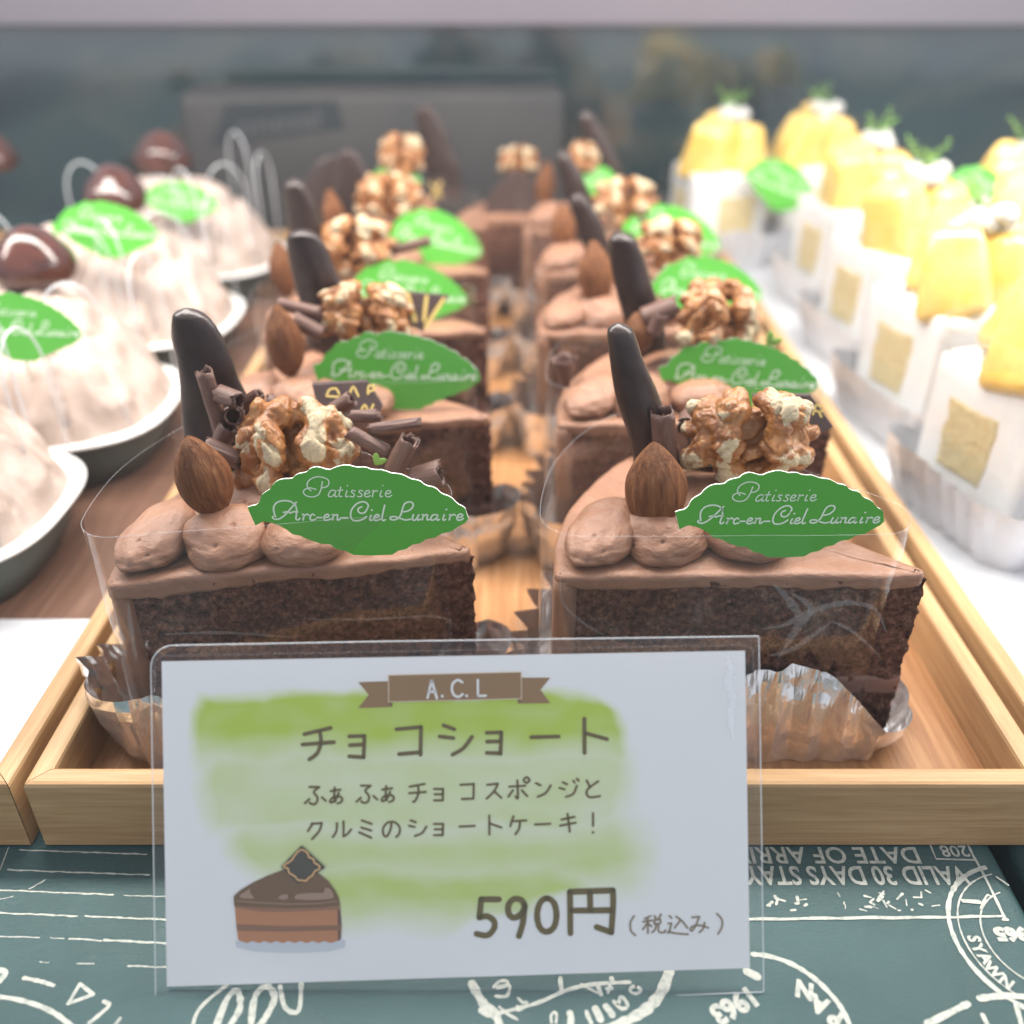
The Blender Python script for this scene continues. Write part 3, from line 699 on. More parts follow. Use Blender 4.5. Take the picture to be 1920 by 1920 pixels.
for st, w_ in v_:
    mbc = MB()
    v, f = ribbon(catmull([Vector(q) for q in st], 6), w_, .25, True, .85); o_ = []
    for q in v:
        # ray against the near wall of the film (a plane through the slice's near face)
        d = ray(*q); n_ = Vector((sin(R(9)), -cos(R(9)), 0)); p0 = Vector((-9.2, 17.24, 0)) + n_ * .36; t_ = (p0 - Vector((0, 0, CAMH))).dot(n_) / d.dot(n_)
        o_.append(Matrix.Rotation(-R(9), 3, 'Z') @ (Vector((0, 0, CAMH)) + d * t_ - Vector((-9.2, 17.24, FZ))))
    mbc.add(o_, f)
    put('film_crease', mbc.mesh('film_crease', MT['crease']), film_of('l', 1))

# sticks
def stick(prof, y, label, thick=.5, seed=0, dy=0.0, own=True, yaw=0.0):
    """prof: (px, py, width px) tip to base"""
    base = at_y(prof[-1][0], prof[-1][1], y); sc = depth(base) / F; pr = []
    for (px, py, wp) in prof:
        p = at_y(px, py, y); pr.append((p.x - base.x, p.z - base.z, wp * sc / 2))
    d = Vector(pr[-1]) - Vector(pr[-2]); e = (pr[-1][0] + d.x * .6, pr[-1][1] - 1.3, pr[-1][2] * .95)
    me = stick_mesh(pr + [e], thick, seed)
    return tag(put('chocolate_stick', me, None, base, (R(dy), 0, yaw)), label, 'chocolate stick', 'dark chocolate coated sticks standing in the cakes')
stick([(348, 578, 8), (352, 586, 44), (360, 602, 66), (370, 640, 88), (386, 690, 106), (405, 760, 128), (418, 840, 142)], 22.0, 'broad dark chocolate stick leaning left on the front slice of the left row', .30, 1)
stick([(1159, 606, 6), (1161, 614, 36), (1164, 628, 50), (1176, 680, 62), (1198, 750, 76), (1218, 810, 84), (1232, 870, 88)], 20.6, 'slim dark chocolate stick leaning left on the front slice of the right row', .34, 2)
gs = lambda tip, b, w_: [(tip[0], tip[1], w_ * .1), (tip[0] + .02 * (b[0] - tip[0]), tip[1] + 7, w_ * .45), (tip[0] + .12 * (b[0] - tip[0]), tip[1] + 22, w_ * .68), (tip[0] + .45 * (b[0] - tip[0]), tip[1] + .45 * (b[1] - tip[1]), w_ * .86), (tip[0] + .75 * (b[0] - tip[0]), tip[1] + .75 * (b[1] - tip[1]), w_ * .97), (b[0], b[1], w_)]
def stick_lbl(c, k): return f'dark chocolate stick standing behind the walnut of the {ROW[k]} slice in the {COLN[c]} row'
for c, k, tip, b, w_, yy in [('l', 2, (566, 430), (608, 575), 92, 29.5), ('l', 3, (552, 335), (580, 460), 66, 36.5), ('l', 4, (652, 280), (668, 400), 76, 45.0), ('l', 5, (796, 197), (832, 325), 62, 53.0),
                             ('r', 2, (1163, 435), (1208, 610), 76, 29.0), ('r', 3, (1084, 362), (1126, 480), 56, 37.5), ('r', 4, (1056, 282), (1098, 410), 50, 44.5), ('r', 5, (1098, 207), (1140, 320), 50, 52.0)]:
    stick(gs(tip, b, w_), yy, stick_lbl(c, k), .32, k)
stick(gs((622, 292), (600, 400), 92), 47.0, 'wide flat dark chocolate piece left of the fourth stick in the left row', .25, 9)
# almonds
def almond(px, py, hpx, wpx, y, label, roll=0.0, yaw=0.0, tilt=-.15, v=0):
    p = at_y(px, py, y); s = depth(p) / F
    tag(put('almond', ALM[v], None, p, (tilt, roll, yaw), (wpx * s / 1.2, wpx * s / 1.2, hpx * s / 1.95)), label, 'almond', 'whole almonds on the chocolate slices')
def al(c, k): return f'whole brown almond standing in the cream of the {ROW[k]} slice in the {COLN[c]} row'
almond(380, 893, 166, 102, 18.9, al('l', 1), -.16, .35, -.1, 0); almond(1229, 914, 176, 114, 19.0, al('r', 1), -.10, -.1, -.15, 1)
for c, k, px, py, h_, w_, yy in [('l', 2, 533, 640, 138, 68, 27.0), ('l', 3, 530, 505, 100, 50, 35.0), ('l', 4, 626, 402, 90, 40, 43.6), ('r', 2, 1196, 625, 80, 60, 27.8), ('r', 3, 1117, 515, 125, 68, 34.8), ('r', 4, 1056, 425, 84, 48, 42.6)]:
    almond(px, py, h_, w_, yy, al(c, k), -.08, .3, -.12, k % 2)
almond(1022, 350, 90, 40, 52.4, 'orange-brown almond beside the dark plaque at the very back', .15, .2, -.1, 1)
# walnuts
def walnut(px, py, wpx, hpx, y, label, v=0, rot=(-.2, 0, 0)):
    p = at_y(px, py, y); s = depth(p) / F
    tag(put('walnut', WAL[v], None, p, rot, (wpx * s / 3.0, wpx * s / 3.0, hpx * s / 2.55)), label, 'walnut', 'candied walnuts on the chocolate slices')
def wl(c, k): return f'candied walnut half on the {ROW[k]} chocolate slice of the {COLN[c]} row'
walnut(553, 850, 232, 212, 20.4, wl('l', 1), 0, (-.25, .05, .1)); walnut(1404, 818, 250, 180, 20.2, wl('r', 1), 1, (-.25, -.04, -.08))
for c, k, px, py, w_, h_, yy, v_, r_ in [('l', 2, 685, 590, 180, 125, 28.4, 2, .2), ('l', 3, 668, 462, 150, 110, 36.0, 1, -.2), ('l', 4, 730, 372, 130, 90, 43.8, 0, .1), ('l', 5, 753, 292, 88, 80, 51.0, 2, 0),
                                         ('r', 2, 1345, 600, 190, 150, 28.3, 0, .5), ('r', 3, 1258, 456, 135, 95, 36.2, 2, .3), ('r', 4, 1172, 378, 124, 88, 43.6, 1, .1), ('r', 5, 1094, 297, 64, 60, 51.0, 0, .4)]:
    walnut(px, py, w_, h_, yy, wl(c, k), v_, (-.3, r_ * .4, r_))
walnut(972, 303, 76, 56, 53.0, 'small candied walnut behind the dark plaque at the very back', 1)
# leaf picks
def pk(c, k): return f'green leaf-shaped shop pick in the {ROW[k]} chocolate slice of the {COLN[c]} row'
pick(672, 955, 407, 17.95, pk('l', 1), -.12, 0.0, 0); pick(1465, 962, 392, 17.75, pk('r', 1), -.12, 0.01, .03)
for c, k, px, py, w_, yy, tl, rl, sq in [('l', 2, 745, 692, 308, 26.6, -.25, .035, 1.05), ('l', 3, 765, 545, 222, 34.8, -.3, .10, 1.15), ('l', 4, 817, 446, 178, 42.4, -.3, .18, 1.3), ('l', 5, 742, 335, 95, 50.6, -.3, 0, 1.1),
                                         ('r', 2, 1385, 702, 292, 26.8, -.25, .02, 1.05), ('r', 3, 1325, 540, 222, 34.8, -.3, .10, 1.2), ('r', 4, 1260, 436, 184, 42.6, -.3, .16, 1.2), ('r', 5, 1126, 342, 76, 50.8, -.3, .2, 1.8)]:
    pick(px, py, w_, yy, pk(c, k), tl, rl, .16 * sin(k * 2.7 + (c == 'l')), True, sq)
# curls on the front left slice
L1c = 'of the front left chocolate slice'
curl((384, 698), (424, 830), 38, 21.2, 'long upright chocolate curl against the broad stick ' + L1c, 1.4, 2.0)
curl((412, 738), (448, 752), 36, 21.0, 'small chocolate roll right of the upright curl ' + L1c, 1.5, 1.0, 0, -.4)
curl((438, 780), (440, 772), 42, 20.4, 'ring-shaped chocolate roll seen end-on behind the walnut ' + L1c, 1.6, .5, 0, .9)
curl((385, 835), (452, 862), 42, 20.2, 'chocolate roll between almond and walnut ' + L1c, 1.4, 2.4)
curl((400, 860), (430, 800), 40, 20.9, 'dark chocolate roll behind the almond ' + L1c, 1.3, 0.2)
curl((455, 760), (485, 738), 30, 21.4, 'short broken chocolate curl under the stick ' + L1c, .8, 2.0)
curl((660, 782), (712, 780), 30, 21.0, 'flat chocolate roll right of the walnut ' + L1c, 1.4, 1.6)
curl((693, 806), (786, 794), 24, 20.4, 'long chocolate splinter pointing right ' + L1c, .55, 1.2)
curl((655, 812), (725, 850), 34, 20.2, 'open chocolate ribbon beside the walnut ' + L1c, .6, .6)
curl((768, 824), (736, 884), 44, 19.8, 'upright ribbed chocolate roll behind the pick ' + L1c, 1.5, 2.2)
curl((778, 905), (826, 890), 58, 19.6, 'thick chocolate roll right of the ribbed roll ' + L1c, 1.2, 1.0)
curl((500, 752), (560, 800), 36, 21.6, 'dark chocolate roll behind the walnut lobes ' + L1c, 1.2, 1.0)
curl((600, 790), (660, 748), 34, 21.8, 'chocolate roll between walnut and plaque ' + L1c, 1.2, 1.0)
R1c = 'of the front right chocolate slice'
curl((1242, 772), (1250, 880), 52, 20.2, 'upright ribbed chocolate roll behind the almond ' + R1c, 1.4, 2.2)
curl((1286, 800), (1292, 782), 38, 20.9, 'dark hollow chocolate roll beside the walnut ' + R1c, 1.5, .5, 0, .7)
curl((1290, 840), (1400, 850), 60, 21.0, 'broad chocolate roll hidden behind the walnut ' + R1c, 1.3, .5)
curl((522, 570), (600, 588), 26, 27.8, 'thin chocolate roll above the almond of the second left slice', 1.4, 1.0)
curl((552, 600), (604, 628), 36, 27.6, 'chocolate roll between almond and walnut of the second left slice', 1.3, .4)
curl((1056, 672), (1062, 722), 34, 27.2, 'cone-shaped chocolate curl on the cream of the second right slice', 1.3, 1.5, -1.2)
curl((1208, 598), (1270, 575), 46, 28.0, 'chocolate roll left of the walnut of the second right slice', 1.4, .8)
curl((1225, 625), (1240, 590), 30, 27.6, 'small dark chocolate roll under the stick of the second right slice', 1.4, .8)
curl((735, 472), (806, 452), 22, 36.4, 'straight chocolate splinter right of the walnut of the third left slice', .6, 1.0)
curl((600, 520), (650, 500), 34, 36.0, 'chocolate roll left of the walnut of the third left slice', 1.3, 1.0)
curl((1250, 545), (1320, 530), 46, 35.8, 'dark chocolate roll in front of the walnut of the third right slice', 1.2, 1.0)
# plaques
plaque([(585, 722), (688, 716), (717, 762), (700, 800), (600, 780)], 22.2, 'dark chocolate plaque with gold letters behind the front left walnut',
       [([(612, 742), (618, 730), (630, 728), (636, 738)], 4), ([(612, 742), (640, 744)], 4), ([(655, 742), (662, 724), (672, 742)], 4), ([(690, 738), (692, 722), (704, 728), (692, 734)], 4), ([(676, 772), (684, 758), (692, 772), (700, 758)], 4)], .8)
plaque([(1412, 742), (1520, 742), (1562, 800), (1500, 830), (1420, 800)], 21.6, 'dark chocolate plaque with gold letters behind the front right walnut',
       [([(1524, 776), (1530, 758)], 4.5), ([(1530, 758), (1543, 764), (1538, 772), (1526, 768)], 4), ([(1534, 770), (1540, 781)], 4), ([(1424, 752), (1414, 750), (1412, 760), (1424, 764)], 4)], .6)
plaque([(752, 548), (842, 556), (792, 622), (768, 610)], 28.6, 'triangular dark chocolate plaque with gold stripes by the second left walnut',
       [([(764, 552), (778, 600)], 9), ([(800, 556), (795, 600)], 7), ([(832, 560), (798, 612)], 7)], .6)
plaque([(1198, 412), (1308, 425), (1296, 452), (1220, 460)], 37.4, 'dark chocolate plaque behind the walnut of the third right slice', [([(1210, 416), (1300, 428)], 5)], .4)
plaque([(905, 402), (920, 362), (955, 322), (975, 318), (1000, 345), (1012, 404)], 51.6, 'black rounded chocolate plaque standing at the very back', (), .3, .25)
plaque([(800, 335), (832, 330), (836, 378), (806, 380)], 52.0, 'small dark plaque with gold print behind the fourth left walnut', [([(808, 344), (826, 368)], 6), ([(826, 342), (810, 372)], 6)], .3)
# green sprigs of mint
def mint(px, py, y, sc, label):
    p = at_y(px, py, y); v, f = sphere(12, 8); mb = MB()
    for a, t in ((0, .9), (1.2, .7)):
        mb.add([Matrix.Rotation(a, 3, 'Y') @ Vector((q.x * .16, q.y * .05, q.z * .34 + .2)) * sc for q in v], f)
    tag(put('mint_leaf', mb.mesh('mint_leaf', MT['herb']), None, p), label, 'mint leaf', 'mint leaves on the cakes')
mint(706, 868, 19.6, .5, 'tiny green mint leaf behind the pick of the front left slice'); mint(1442, 645, 27.4, .8, 'green mint leaf behind the pick of the second right slice')

# ------------------------------------------------------------------ the price card
pc_d = 18.8                                            # the card faces the lens: its sheet is square to the lens axis
def CP(px, py, lift=0.0):                              # a print position on the sheet, lifted towards the front
    d = ray(px, py); return Vector((0, 0, CAMH)) + d * (pc_d - lift)
card_o = CP(860, 1865); card_o = Vector((card_o.x, card_o.y, 0.0))
PC = thing('price_card', 'laminated price card with cake picture reading 590 yen before the wooden tray', 'price card', card_o)
CQ = lambda px, py, lift=0.0: CP(px, py, lift) - card_o
WL = lin(187, 194, 206)
def alb(r, g, b, k=.8): l = lin(r, g, b); return tuple(min(.9, l[i] / WL[i] * k) for i in range(3))
WHITE = (.80, .80, .79)
def wash(px, py):
    """hand-painted green wash printed on the sheet"""
    e = 48 * N.noise(Vector((px / 110, py / 80, 3))) + 14 * N.noise(Vector((px / 30, py / 30, 7)))
    def soft(x, a, b, s_): return max(0, min(1, (x - a) / s_)) * max(0, min(1, (b - x) / s_))
    x, y = px + e * .5, py + e * .35
    m = 0.0
    r_edge = 1190 - (max(0, 1390 - y) / 90) ** 2 * 60 if y < 1390 else 1190
    top = soft(x, 355, r_edge, 26) * soft(y, 1290 + (0 if x < 1080 else (x - 1080) ** 2 * .004), 1460, 22)
    m = max(m, top * (1.0 if y < 1370 else max(.40, 1 - (y - 1370) / 100)))
    mid = soft(x, 365, 1205, 50) * soft(y, 1390, 1580, 40) * (.56 + .12 * N.noise(Vector((px / 120, py / 60, 1))))
    m = max(m, mid)
    b1 = soft(x, 400 + max(0, y - 1600) * 1.1, 1240 - max(0, 1540 - y) * .9, 70) * soft(y, 1505, 1700, 110) * .9
    b2 = soft(x, 560, 1130 - max(0, y - 1660) * 3.2, 60) * soft(y, 1580, 1760, 80) * .85
    m = max(m, b1, b2)
    st = .98 + .05 * N.noise(Vector((px / 300, py / 22, 5))) + .12 * N.noise(Vector((px / 60, py / 40, 9)))
    return max(0, min(1, m * st))
G1, G2 = alb(140, 166, 58), alb(160, 180, 96)
nu, nv = 230, 130; vv = []; cc = []
TL, TR, BR, BLc = (303, 1240), (1397, 1220), (1406, 1815), (313, 1850)
def card_px(u, v_):
    a = (TL[0] + (TR[0] - TL[0]) * u, TL[1] + (TR[1] - TL[1]) * u); b = (BLc[0] + (BR[0] - BLc[0]) * u, BLc[1] + (BR[1] - BLc[1]) * u)
    return (a[0] + (b[0] - a[0]) * v_, a[1] + (b[1] - a[1]) * v_)
for j in range(nv + 1):
    for i in range(nu + 1):
        p = card_px(i / nu, j / nv); m_ = wash(*p); vv.append(CQ(*p)); g = [G2[q] + (G1[q] - G2[q]) * m_ for q in range(3)]
        cc.append(tuple(WHITE[q] + (g[q] - WHITE[q]) * m_ for q in range(3)))
ff = [[j * (nu + 1) + i, (j + 1) * (nu + 1) + i, (j + 1) * (nu + 1) + i + 1, j * (nu + 1) + i + 1] for j in range(nv) for i in range(nu)]
k0 = len(vv); rim = [(0, 0), (1, 0), (1, 1), (0, 1)]
vv += [CQ(*card_px(*q), -.035) for q in rim]; cc += [WHITE] * 4; ci = [0, nu, nv * (nu + 1) + nu, nv * (nu + 1)]
ff += [[k0, k0 + 1, k0 + 2, k0 + 3]] + [[ci[i], ci[(i + 1) % 4], k0 + (i + 1) % 4, k0 + i] for i in range(4)]
put('card_sheet', mesh('card_sheet', vv, ff, MT['print'], cols=cc, smooth=False), PC)
INK = alb(76, 68, 28)
def print_strokes(strokes, org, sc, wd, col, lift, name, jit=.05):
    mb = MB()
    for st in strokes:
        close = len(st) > 3 and st[0] == st[-1]
        pts = catmull([Vector(q) for q in (st[:-1] if close else st)], 5, close)
        if close: pts.append(pts[0])
        v, f = ribbon(pts, wd, jit); mb.add([CQ(org[0] + q[0] / sc, org[1] + q[1] / sc, lift) for q in v], f, col)
    return put(name, mb.mesh(name, MT['print'], smooth=False), PC)
def kinked(st): return st
TITLE = [[(92, 410), (240, 375)], [(82, 468), (258, 455)], [(178, 395), (185, 450), (165, 515), (120, 552)], [(345, 422), (428, 420)], [(430, 420), (425, 540)], [(348, 472), (420, 468)], [(345, 535), (425, 540)],
         [(610, 382), (748, 370)], [(748, 370), (745, 525)], [(625, 522), (745, 512)], [(875, 360), (935, 382)], [(853, 423), (930, 432)], [(1035, 425), (985, 490), (925, 525)],
         [(1118, 402), (1200, 400)], [(1200, 400), (1195, 520)], [(1120, 452), (1195, 450)], [(1118, 515), (1195, 518)], [(1368, 427), (1522, 423)], [(1667, 322), (1668, 515)], [(1675, 405), (1795, 438)]]
print_strokes(TITLE, (540, 1240), 3, 22, INK, .012, 'title_lettering')
fu = [[(120, 107), (175, 108)], [(175, 108), (145, 135), (165, 165), (160, 195), (140, 205), (122, 196)], [(95, 198), (120, 175)], [(190, 165), (212, 185)]]
xa = [[(240, 130), (295, 122)], [(262, 110), (260, 165), (266, 190)], [(285, 140), (270, 175), (245, 195), (237, 185), (255, 165), (290, 160), (305, 175), (298, 192), (280, 200)]]
sh = lambda st, dx, dy: [[(a + dx, b + dy) for a, b in s_] for s_ in st]
LINE = fu + xa + sh(fu, 290, -8) + sh(xa, 290, -8) + [[(685, 105), (768, 90)], [(682, 142), (775, 135)], [(730, 100), (735, 140), (715, 185), (703, 190)], [(822, 118), (872, 118)], [(872, 118), (870, 182)], [(825, 148), (868, 148)], [(822, 182), (870, 182)],
    [(970, 95), (1045, 90)], [(1045, 90), (1043, 172)], [(978, 175), (1043, 172)], [(1120, 95), (1180, 88)], [(1180, 88), (1160, 130), (1118, 172)], [(1165, 135), (1200, 168)], [(1245, 105), (1335, 100)], [(1290, 70), (1293, 168), (1280, 160)], [(1265, 125), (1240, 162)], [(1315, 125), (1345, 158)],
    [(1358, 68), (1342, 84), (1326, 68), (1342, 52), (1358, 68)], [(1395, 85), (1420, 98)], [(1478, 98), (1450, 140), (1405, 162)], [(1545, 80), (1570, 92)], [(1528, 112), (1555, 120)], [(1625, 100), (1605, 145), (1565, 162)], [(1605, 72), (1612, 82)], [(1625, 60), (1635, 72)],
    [(1680, 70), (1700, 110)], [(1745, 75), (1690, 115), (1680, 145), (1700, 165), (1755, 158)],
    [(140, 310), (112, 355)], [(132, 315), (190, 310)], [(190, 310), (175, 355), (135, 400)], [(275, 310), (272, 355), (252, 388)], [(312, 300), (312, 385)], [(312, 385), (335, 370), (355, 345)], [(415, 295), (470, 315)], [(412, 335), (468, 352)], [(400, 362), (468, 392)],
    [(582, 310), (575, 350), (555, 385), (538, 375), (535, 340), (560, 308), (600, 305), (628, 335), (625, 370), (608, 388)], [(690, 295), (718, 305)], [(680, 325), (712, 332)], [(778, 330), (755, 365), (715, 382)], [(822, 315), (872, 315)], [(872, 315), (870, 378)], [(825, 345), (868, 345)], [(822, 378), (870, 378)],
    [(965, 330), (1050, 326)], [(1132, 268), (1133, 375)], [(1135, 312), (1200, 335)], [(1268, 272), (1250, 328)], [(1262, 300), (1340, 295)], [(1305, 300), (1300, 340), (1280, 372)], [(1390, 318), (1475, 314)], [(1538, 290), (1612, 275)], [(1530, 325), (1618, 308)], [(1572, 258), (1585, 358)], [(1716, 255), (1716, 325)], [(1716, 362)]]
print_strokes(LINE, (540, 1440), 3, 13, INK, .012, 'description_lettering')
PRICE = [[(268, 165), (150, 165)], [(150, 168), (138, 285)], [(138, 285), (190, 278), (235, 310), (235, 360), (190, 405), (120, 395)], [(440, 215), (415, 168), (365, 165), (332, 205), (335, 262), (370, 288), (415, 262), (440, 215)], [(440, 205), (428, 320), (402, 410)],
         [(588, 158), (635, 190), (652, 270), (635, 350), (585, 382), (540, 350), (523, 270), (542, 190), (588, 158)], [(745, 390), (742, 115)], [(742, 115), (1028, 105)], [(1028, 105), (1030, 200), (1018, 385)], [(1018, 385), (920, 350)], [(875, 120), (878, 235)], [(755, 240), (1010, 238)]]
print_strokes(PRICE, (860, 1640), 3.556, 40, INK, .012, 'price_lettering')
TAX = [[(1170, 275), (1145, 320), (1150, 375), (1178, 405)], [(1280, 275), (1240, 295)], [(1230, 315), (1290, 305)], [(1262, 290), (1262, 390)], [(1258, 325), (1228, 365)], [(1268, 330), (1285, 345)], [(1305, 275), (1315, 290)], [(1350, 265), (1335, 290)], [(1305, 302), (1345, 298)], [(1345, 298), (1343, 325), (1305, 328)], [(1305, 328), (1305, 302)], [(1318, 330), (1310, 365), (1290, 385)], [(1333, 330), (1335, 380), (1370, 385), (1378, 370)],
       [(1405, 275), (1420, 290)], [(1398, 325), (1418, 325)], [(1418, 325), (1405, 375), (1395, 390)], [(1400, 380), (1450, 392), (1530, 398)], [(1450, 280), (1490, 310), (1525, 355)], [(1478, 305), (1440, 355)], [(1555, 285), (1605, 280)], [(1605, 280), (1580, 340), (1555, 375), (1545, 358), (1575, 340), (1620, 340), (1665, 355)], [(1640, 320), (1630, 360), (1605, 385)], [(1722, 260), (1755, 300), (1755, 350), (1730, 395)]]
print_strokes(TAX, (860, 1640), 3.556, 13, alb(108, 100, 84), .012, 'tax_lettering')
def polys(name, lst, org, sc, par=PC):
    mb = MB()
    for k, (pl, col) in enumerate(lst): mb.add([CQ(org[0] + q[0] / sc, org[1] + q[1] / sc, .010 + .0035 * k) for q in pl], [list(range(len(pl)))[::-1]], col)
    return put(name, mb.mesh(name, MT['print'], smooth=False), par)
BAN, BAND, BANL = alb(112, 88, 58), alb(92, 72, 48), alb(190, 180, 165)
polys('ribbon_banner', [([(395, 117), (565, 112), (567, 228), (585, 236), (582, 257), (395, 263), (455, 188)], BAN), ([(1312, 92), (1475, 92), (1420, 160), (1475, 235), (1293, 237), (1296, 212)], BAN), ([(566, 226), (586, 224), (586, 256), (572, 240)], BAND), ([(1312, 206), (1294, 210), (1293, 236), (1306, 228)], BAND),
                         ([(562, 76), (1314, 58), (1316, 212), (564, 230)], BANL), ([(567, 80), (1310, 62), (1312, 208), (568, 226)], BAN)], (540, 1240), 3)
print_strokes([[(785, 205), (808, 108)], [(808, 108), (838, 208)], [(792, 172), (830, 170)], [(868, 196)], [(980, 118), (955, 105), (928, 125), (922, 160), (935, 190), (960, 200), (982, 185)], [(1005, 194)], [(1068, 105), (1068, 195)], [(1068, 195), (1112, 193)]], (540, 1240), 3, 14, (.78, .77, .74), .040, 'banner_lettering')
A_ = alb; scal = []
for k in range(10): scal += [(290 + k * 126 + 6, 1318), (290 + k * 126 + 30, 1296), (290 + k * 126 + 63, 1286), (290 + k * 126 + 98, 1298)]
wavy = [(1060 + (a[0]) , a[1]) for a in [(-15, 215), (35, 225), (75, 262), (85, 300), (140, 325), (155, 370), (205, 400), (215, 440), (160, 470), (130, 520), (85, 550), (50, 585), (0, 580), (-45, 575), (-85, 530), (-150, 490), (-165, 440), (-215, 420), (-205, 395), (-150, 360), (-110, 325), (-75, 270), (-15, 215)]]
PIC = [([(262, 1300)] + scal + [(1585, 1300), (1578, 1385), (1400, 1428), (1100, 1444), (760, 1446), (480, 1430), (275, 1380)], A_(160, 170, 186)),
       ([(248, 800), (1515, 830), (1540, 1120), (1530, 1290)] + [(x_, 1300 + (34 if k % 2 else 8)) for k, x_ in enumerate(range(1480, 320, -72))] + [(298, 1295), (268, 1050)], A_(146, 102, 72)),
       ([(1488, 850), (1518, 850), (1540, 1120), (1530, 1285), (1495, 1310)], A_(84, 60, 50)),
       ([(272, 1108), (900, 1132), (1535, 1118), (1536, 1178), (900, 1196), (285, 1185)], A_(108, 78, 60)),
       ([(248, 860), (900, 890), (1518, 850), (1524, 930), (1200, 944), (900, 958), (560, 955), (258, 905)], A_(116, 84, 64)),
       ([(243, 772), (320, 700), (470, 610), (640, 530), (830, 458), (1060, 430), (1270, 500), (1380, 590), (1460, 700), (1505, 790), (1520, 880), (1300, 905), (900, 915), (500, 905), (248, 885)], A_(86, 66, 42)),
       ([(290, 822), (560, 842), (900, 858), (1250, 852), (1480, 825), (1480, 836), (1250, 866), (900, 872), (560, 856), (290, 834)], A_(124, 100, 84)),
       ([(310, 765), (440, 680), (440, 730), (490, 785), (470, 800), (340, 795)], A_(128, 108, 98)), ([(775, 795), (800, 760), (890, 742), (895, 800), (840, 815)], A_(126, 106, 96)),
       ([(970, 795), (1000, 745), (1150, 730), (1320, 730), (1345, 665), (1400, 680), (1440, 740), (1438, 795), (1300, 812), (1150, 818), (1000, 808)], A_(126, 106, 96)),
       ([(1060, 160), (1345, 428), (1060, 612), (1000, 612), (810, 418)], A_(50, 50, 42))]
polys('cake_picture', PIC, (400, 1560), 6.4)
print_strokes([wavy], (400, 1560), 6.4, 20, A_(176, 142, 98), .052, 'picture_outline', 0)
# clear laminate pouch round the sheet, and the small clear strut it leans on
def lam_outline():
    pts = []
    def arc(cx, cy, r, a0, a1):
        for k in range(9): a = R(a0 + (a1 - a0) * k / 8); pts.append((cx + cos(a) * r, cy + sin(a) * r))
    arc(325, 1252, 42, 180, 270); pts.extend([(700, 1203), (1050, 1198)]); arc(1420, 1196, 3, 270, 360); arc(1428, 1856, 4, 0, 90); arc(300, 1898, 8, 90, 180)
    return pts
LO = lam_outline()
put('laminate', mesh('laminate', [CQ(*q, .075) for q in LO], [list(range(len(LO)))[::-1]], MT['laminate'], smooth=False), PC)
v, f = tube([CQ(*q, .06) for q in LO], .013, 6, True); put('laminate_edge', mesh('laminate_edge', v, f, MT['laminate_edge']), PC)
inn = [(296, 1234), (1404, 1212), (1416, 1222), (1416, 1824)]
v, f = tube([CQ(*q, .078) for q in [(290, 1300), (290, 1240), (300, 1230), (1400, 1209), (1412, 1218), (1418, 1500)]], .012, 6); put('laminate_seam', mesh('laminate_seam', v, f, MT['laminate']), PC)
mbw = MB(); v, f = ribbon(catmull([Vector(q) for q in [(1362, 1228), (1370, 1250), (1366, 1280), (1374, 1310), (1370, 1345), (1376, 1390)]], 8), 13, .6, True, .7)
mbw.add([CQ(q[0], q[1], .082) for q in v], f); put('laminate_glare', mbw.mesh('laminate_glare', MT['laminate_edge'], smooth=False), PC)  # whitish strip painted in as a light reflection on the laminate
pa, pb = CQ(760, 1560, -.10), CQ(960, 1560, -.10)
mbs = MB(); b0 = Vector((pa.x, pa.y + 2.6, 0.01)); b1 = Vector((pb.x, pb.y + 2.6, 0.01)); o_ = Vector((0, .12, .05))
mbs.add([pa, pb, b1, b0, pa + o_, pb + o_, b1 + o_, b0 + o_], [[0, 1, 2, 3], [7, 6, 5, 4], [0, 4, 5, 1], [1, 5, 6, 2], [2, 6, 7, 3], [3, 7, 4, 0]])
put('back_strut', mbs.mesh('back_strut', MT['laminate'], smooth=False, recalc=True), PC)

# ------------------------------------------------------------------ print on the green paper
PB = {}; CUR = ['printed_rules']; lay = [0]
def pl_():
    lay[0] += 1; return .005 + lay[0] * .00012
def pb(): return PB.setdefault(CUR[0], MB())
def pr(st, wd, jit=.22, sm=5):
    """stroke given in frame pixels, laid on the paper sheet; width in cm"""
    P = [at_z(q[0], q[1], 0) for q in st]; pts = catmull([Vector((p.x, p.y)) for p in P], sm)
    v, f = ribbon(pts, wd * .42, jit); z = pl_(); pb().add([(q[0], q[1], z) for q in v], f)
def prtext(s, px, py, hcm, ang=180, fat=.012, wpx=None):
    """printed words centred on a frame position, cap height in cm, width in frame pixels"""
    p = at_z(px, py, 0); v, f = text2d(s, 1.0, fat / hcm * .72); a = R(ang); z = pl_(); hcm /= .72
    w0 = max(q[0] for q in v) - min(q[0] for q in v); wf = wpx * depth(p) / F / w0 if wpx else hcm * .9
    pb().add([(p.x + (q[0] * wf * cos(a) - (q[1] - .36) * hcm * sin(a)), p.y + (q[0] * wf * sin(a) + (q[1] - .36) * hcm * cos(a)), z) for q in v], f)
def prs(st, wpx, jit=.18, sm=4):
    q = at_z(*st[0], 0); pr(st, wpx * depth(q) / F / .42, jit, sm)
def crop(pts, org, sc): return [(org[0] + x / sc, org[1] + y / sc) for x, y in pts]
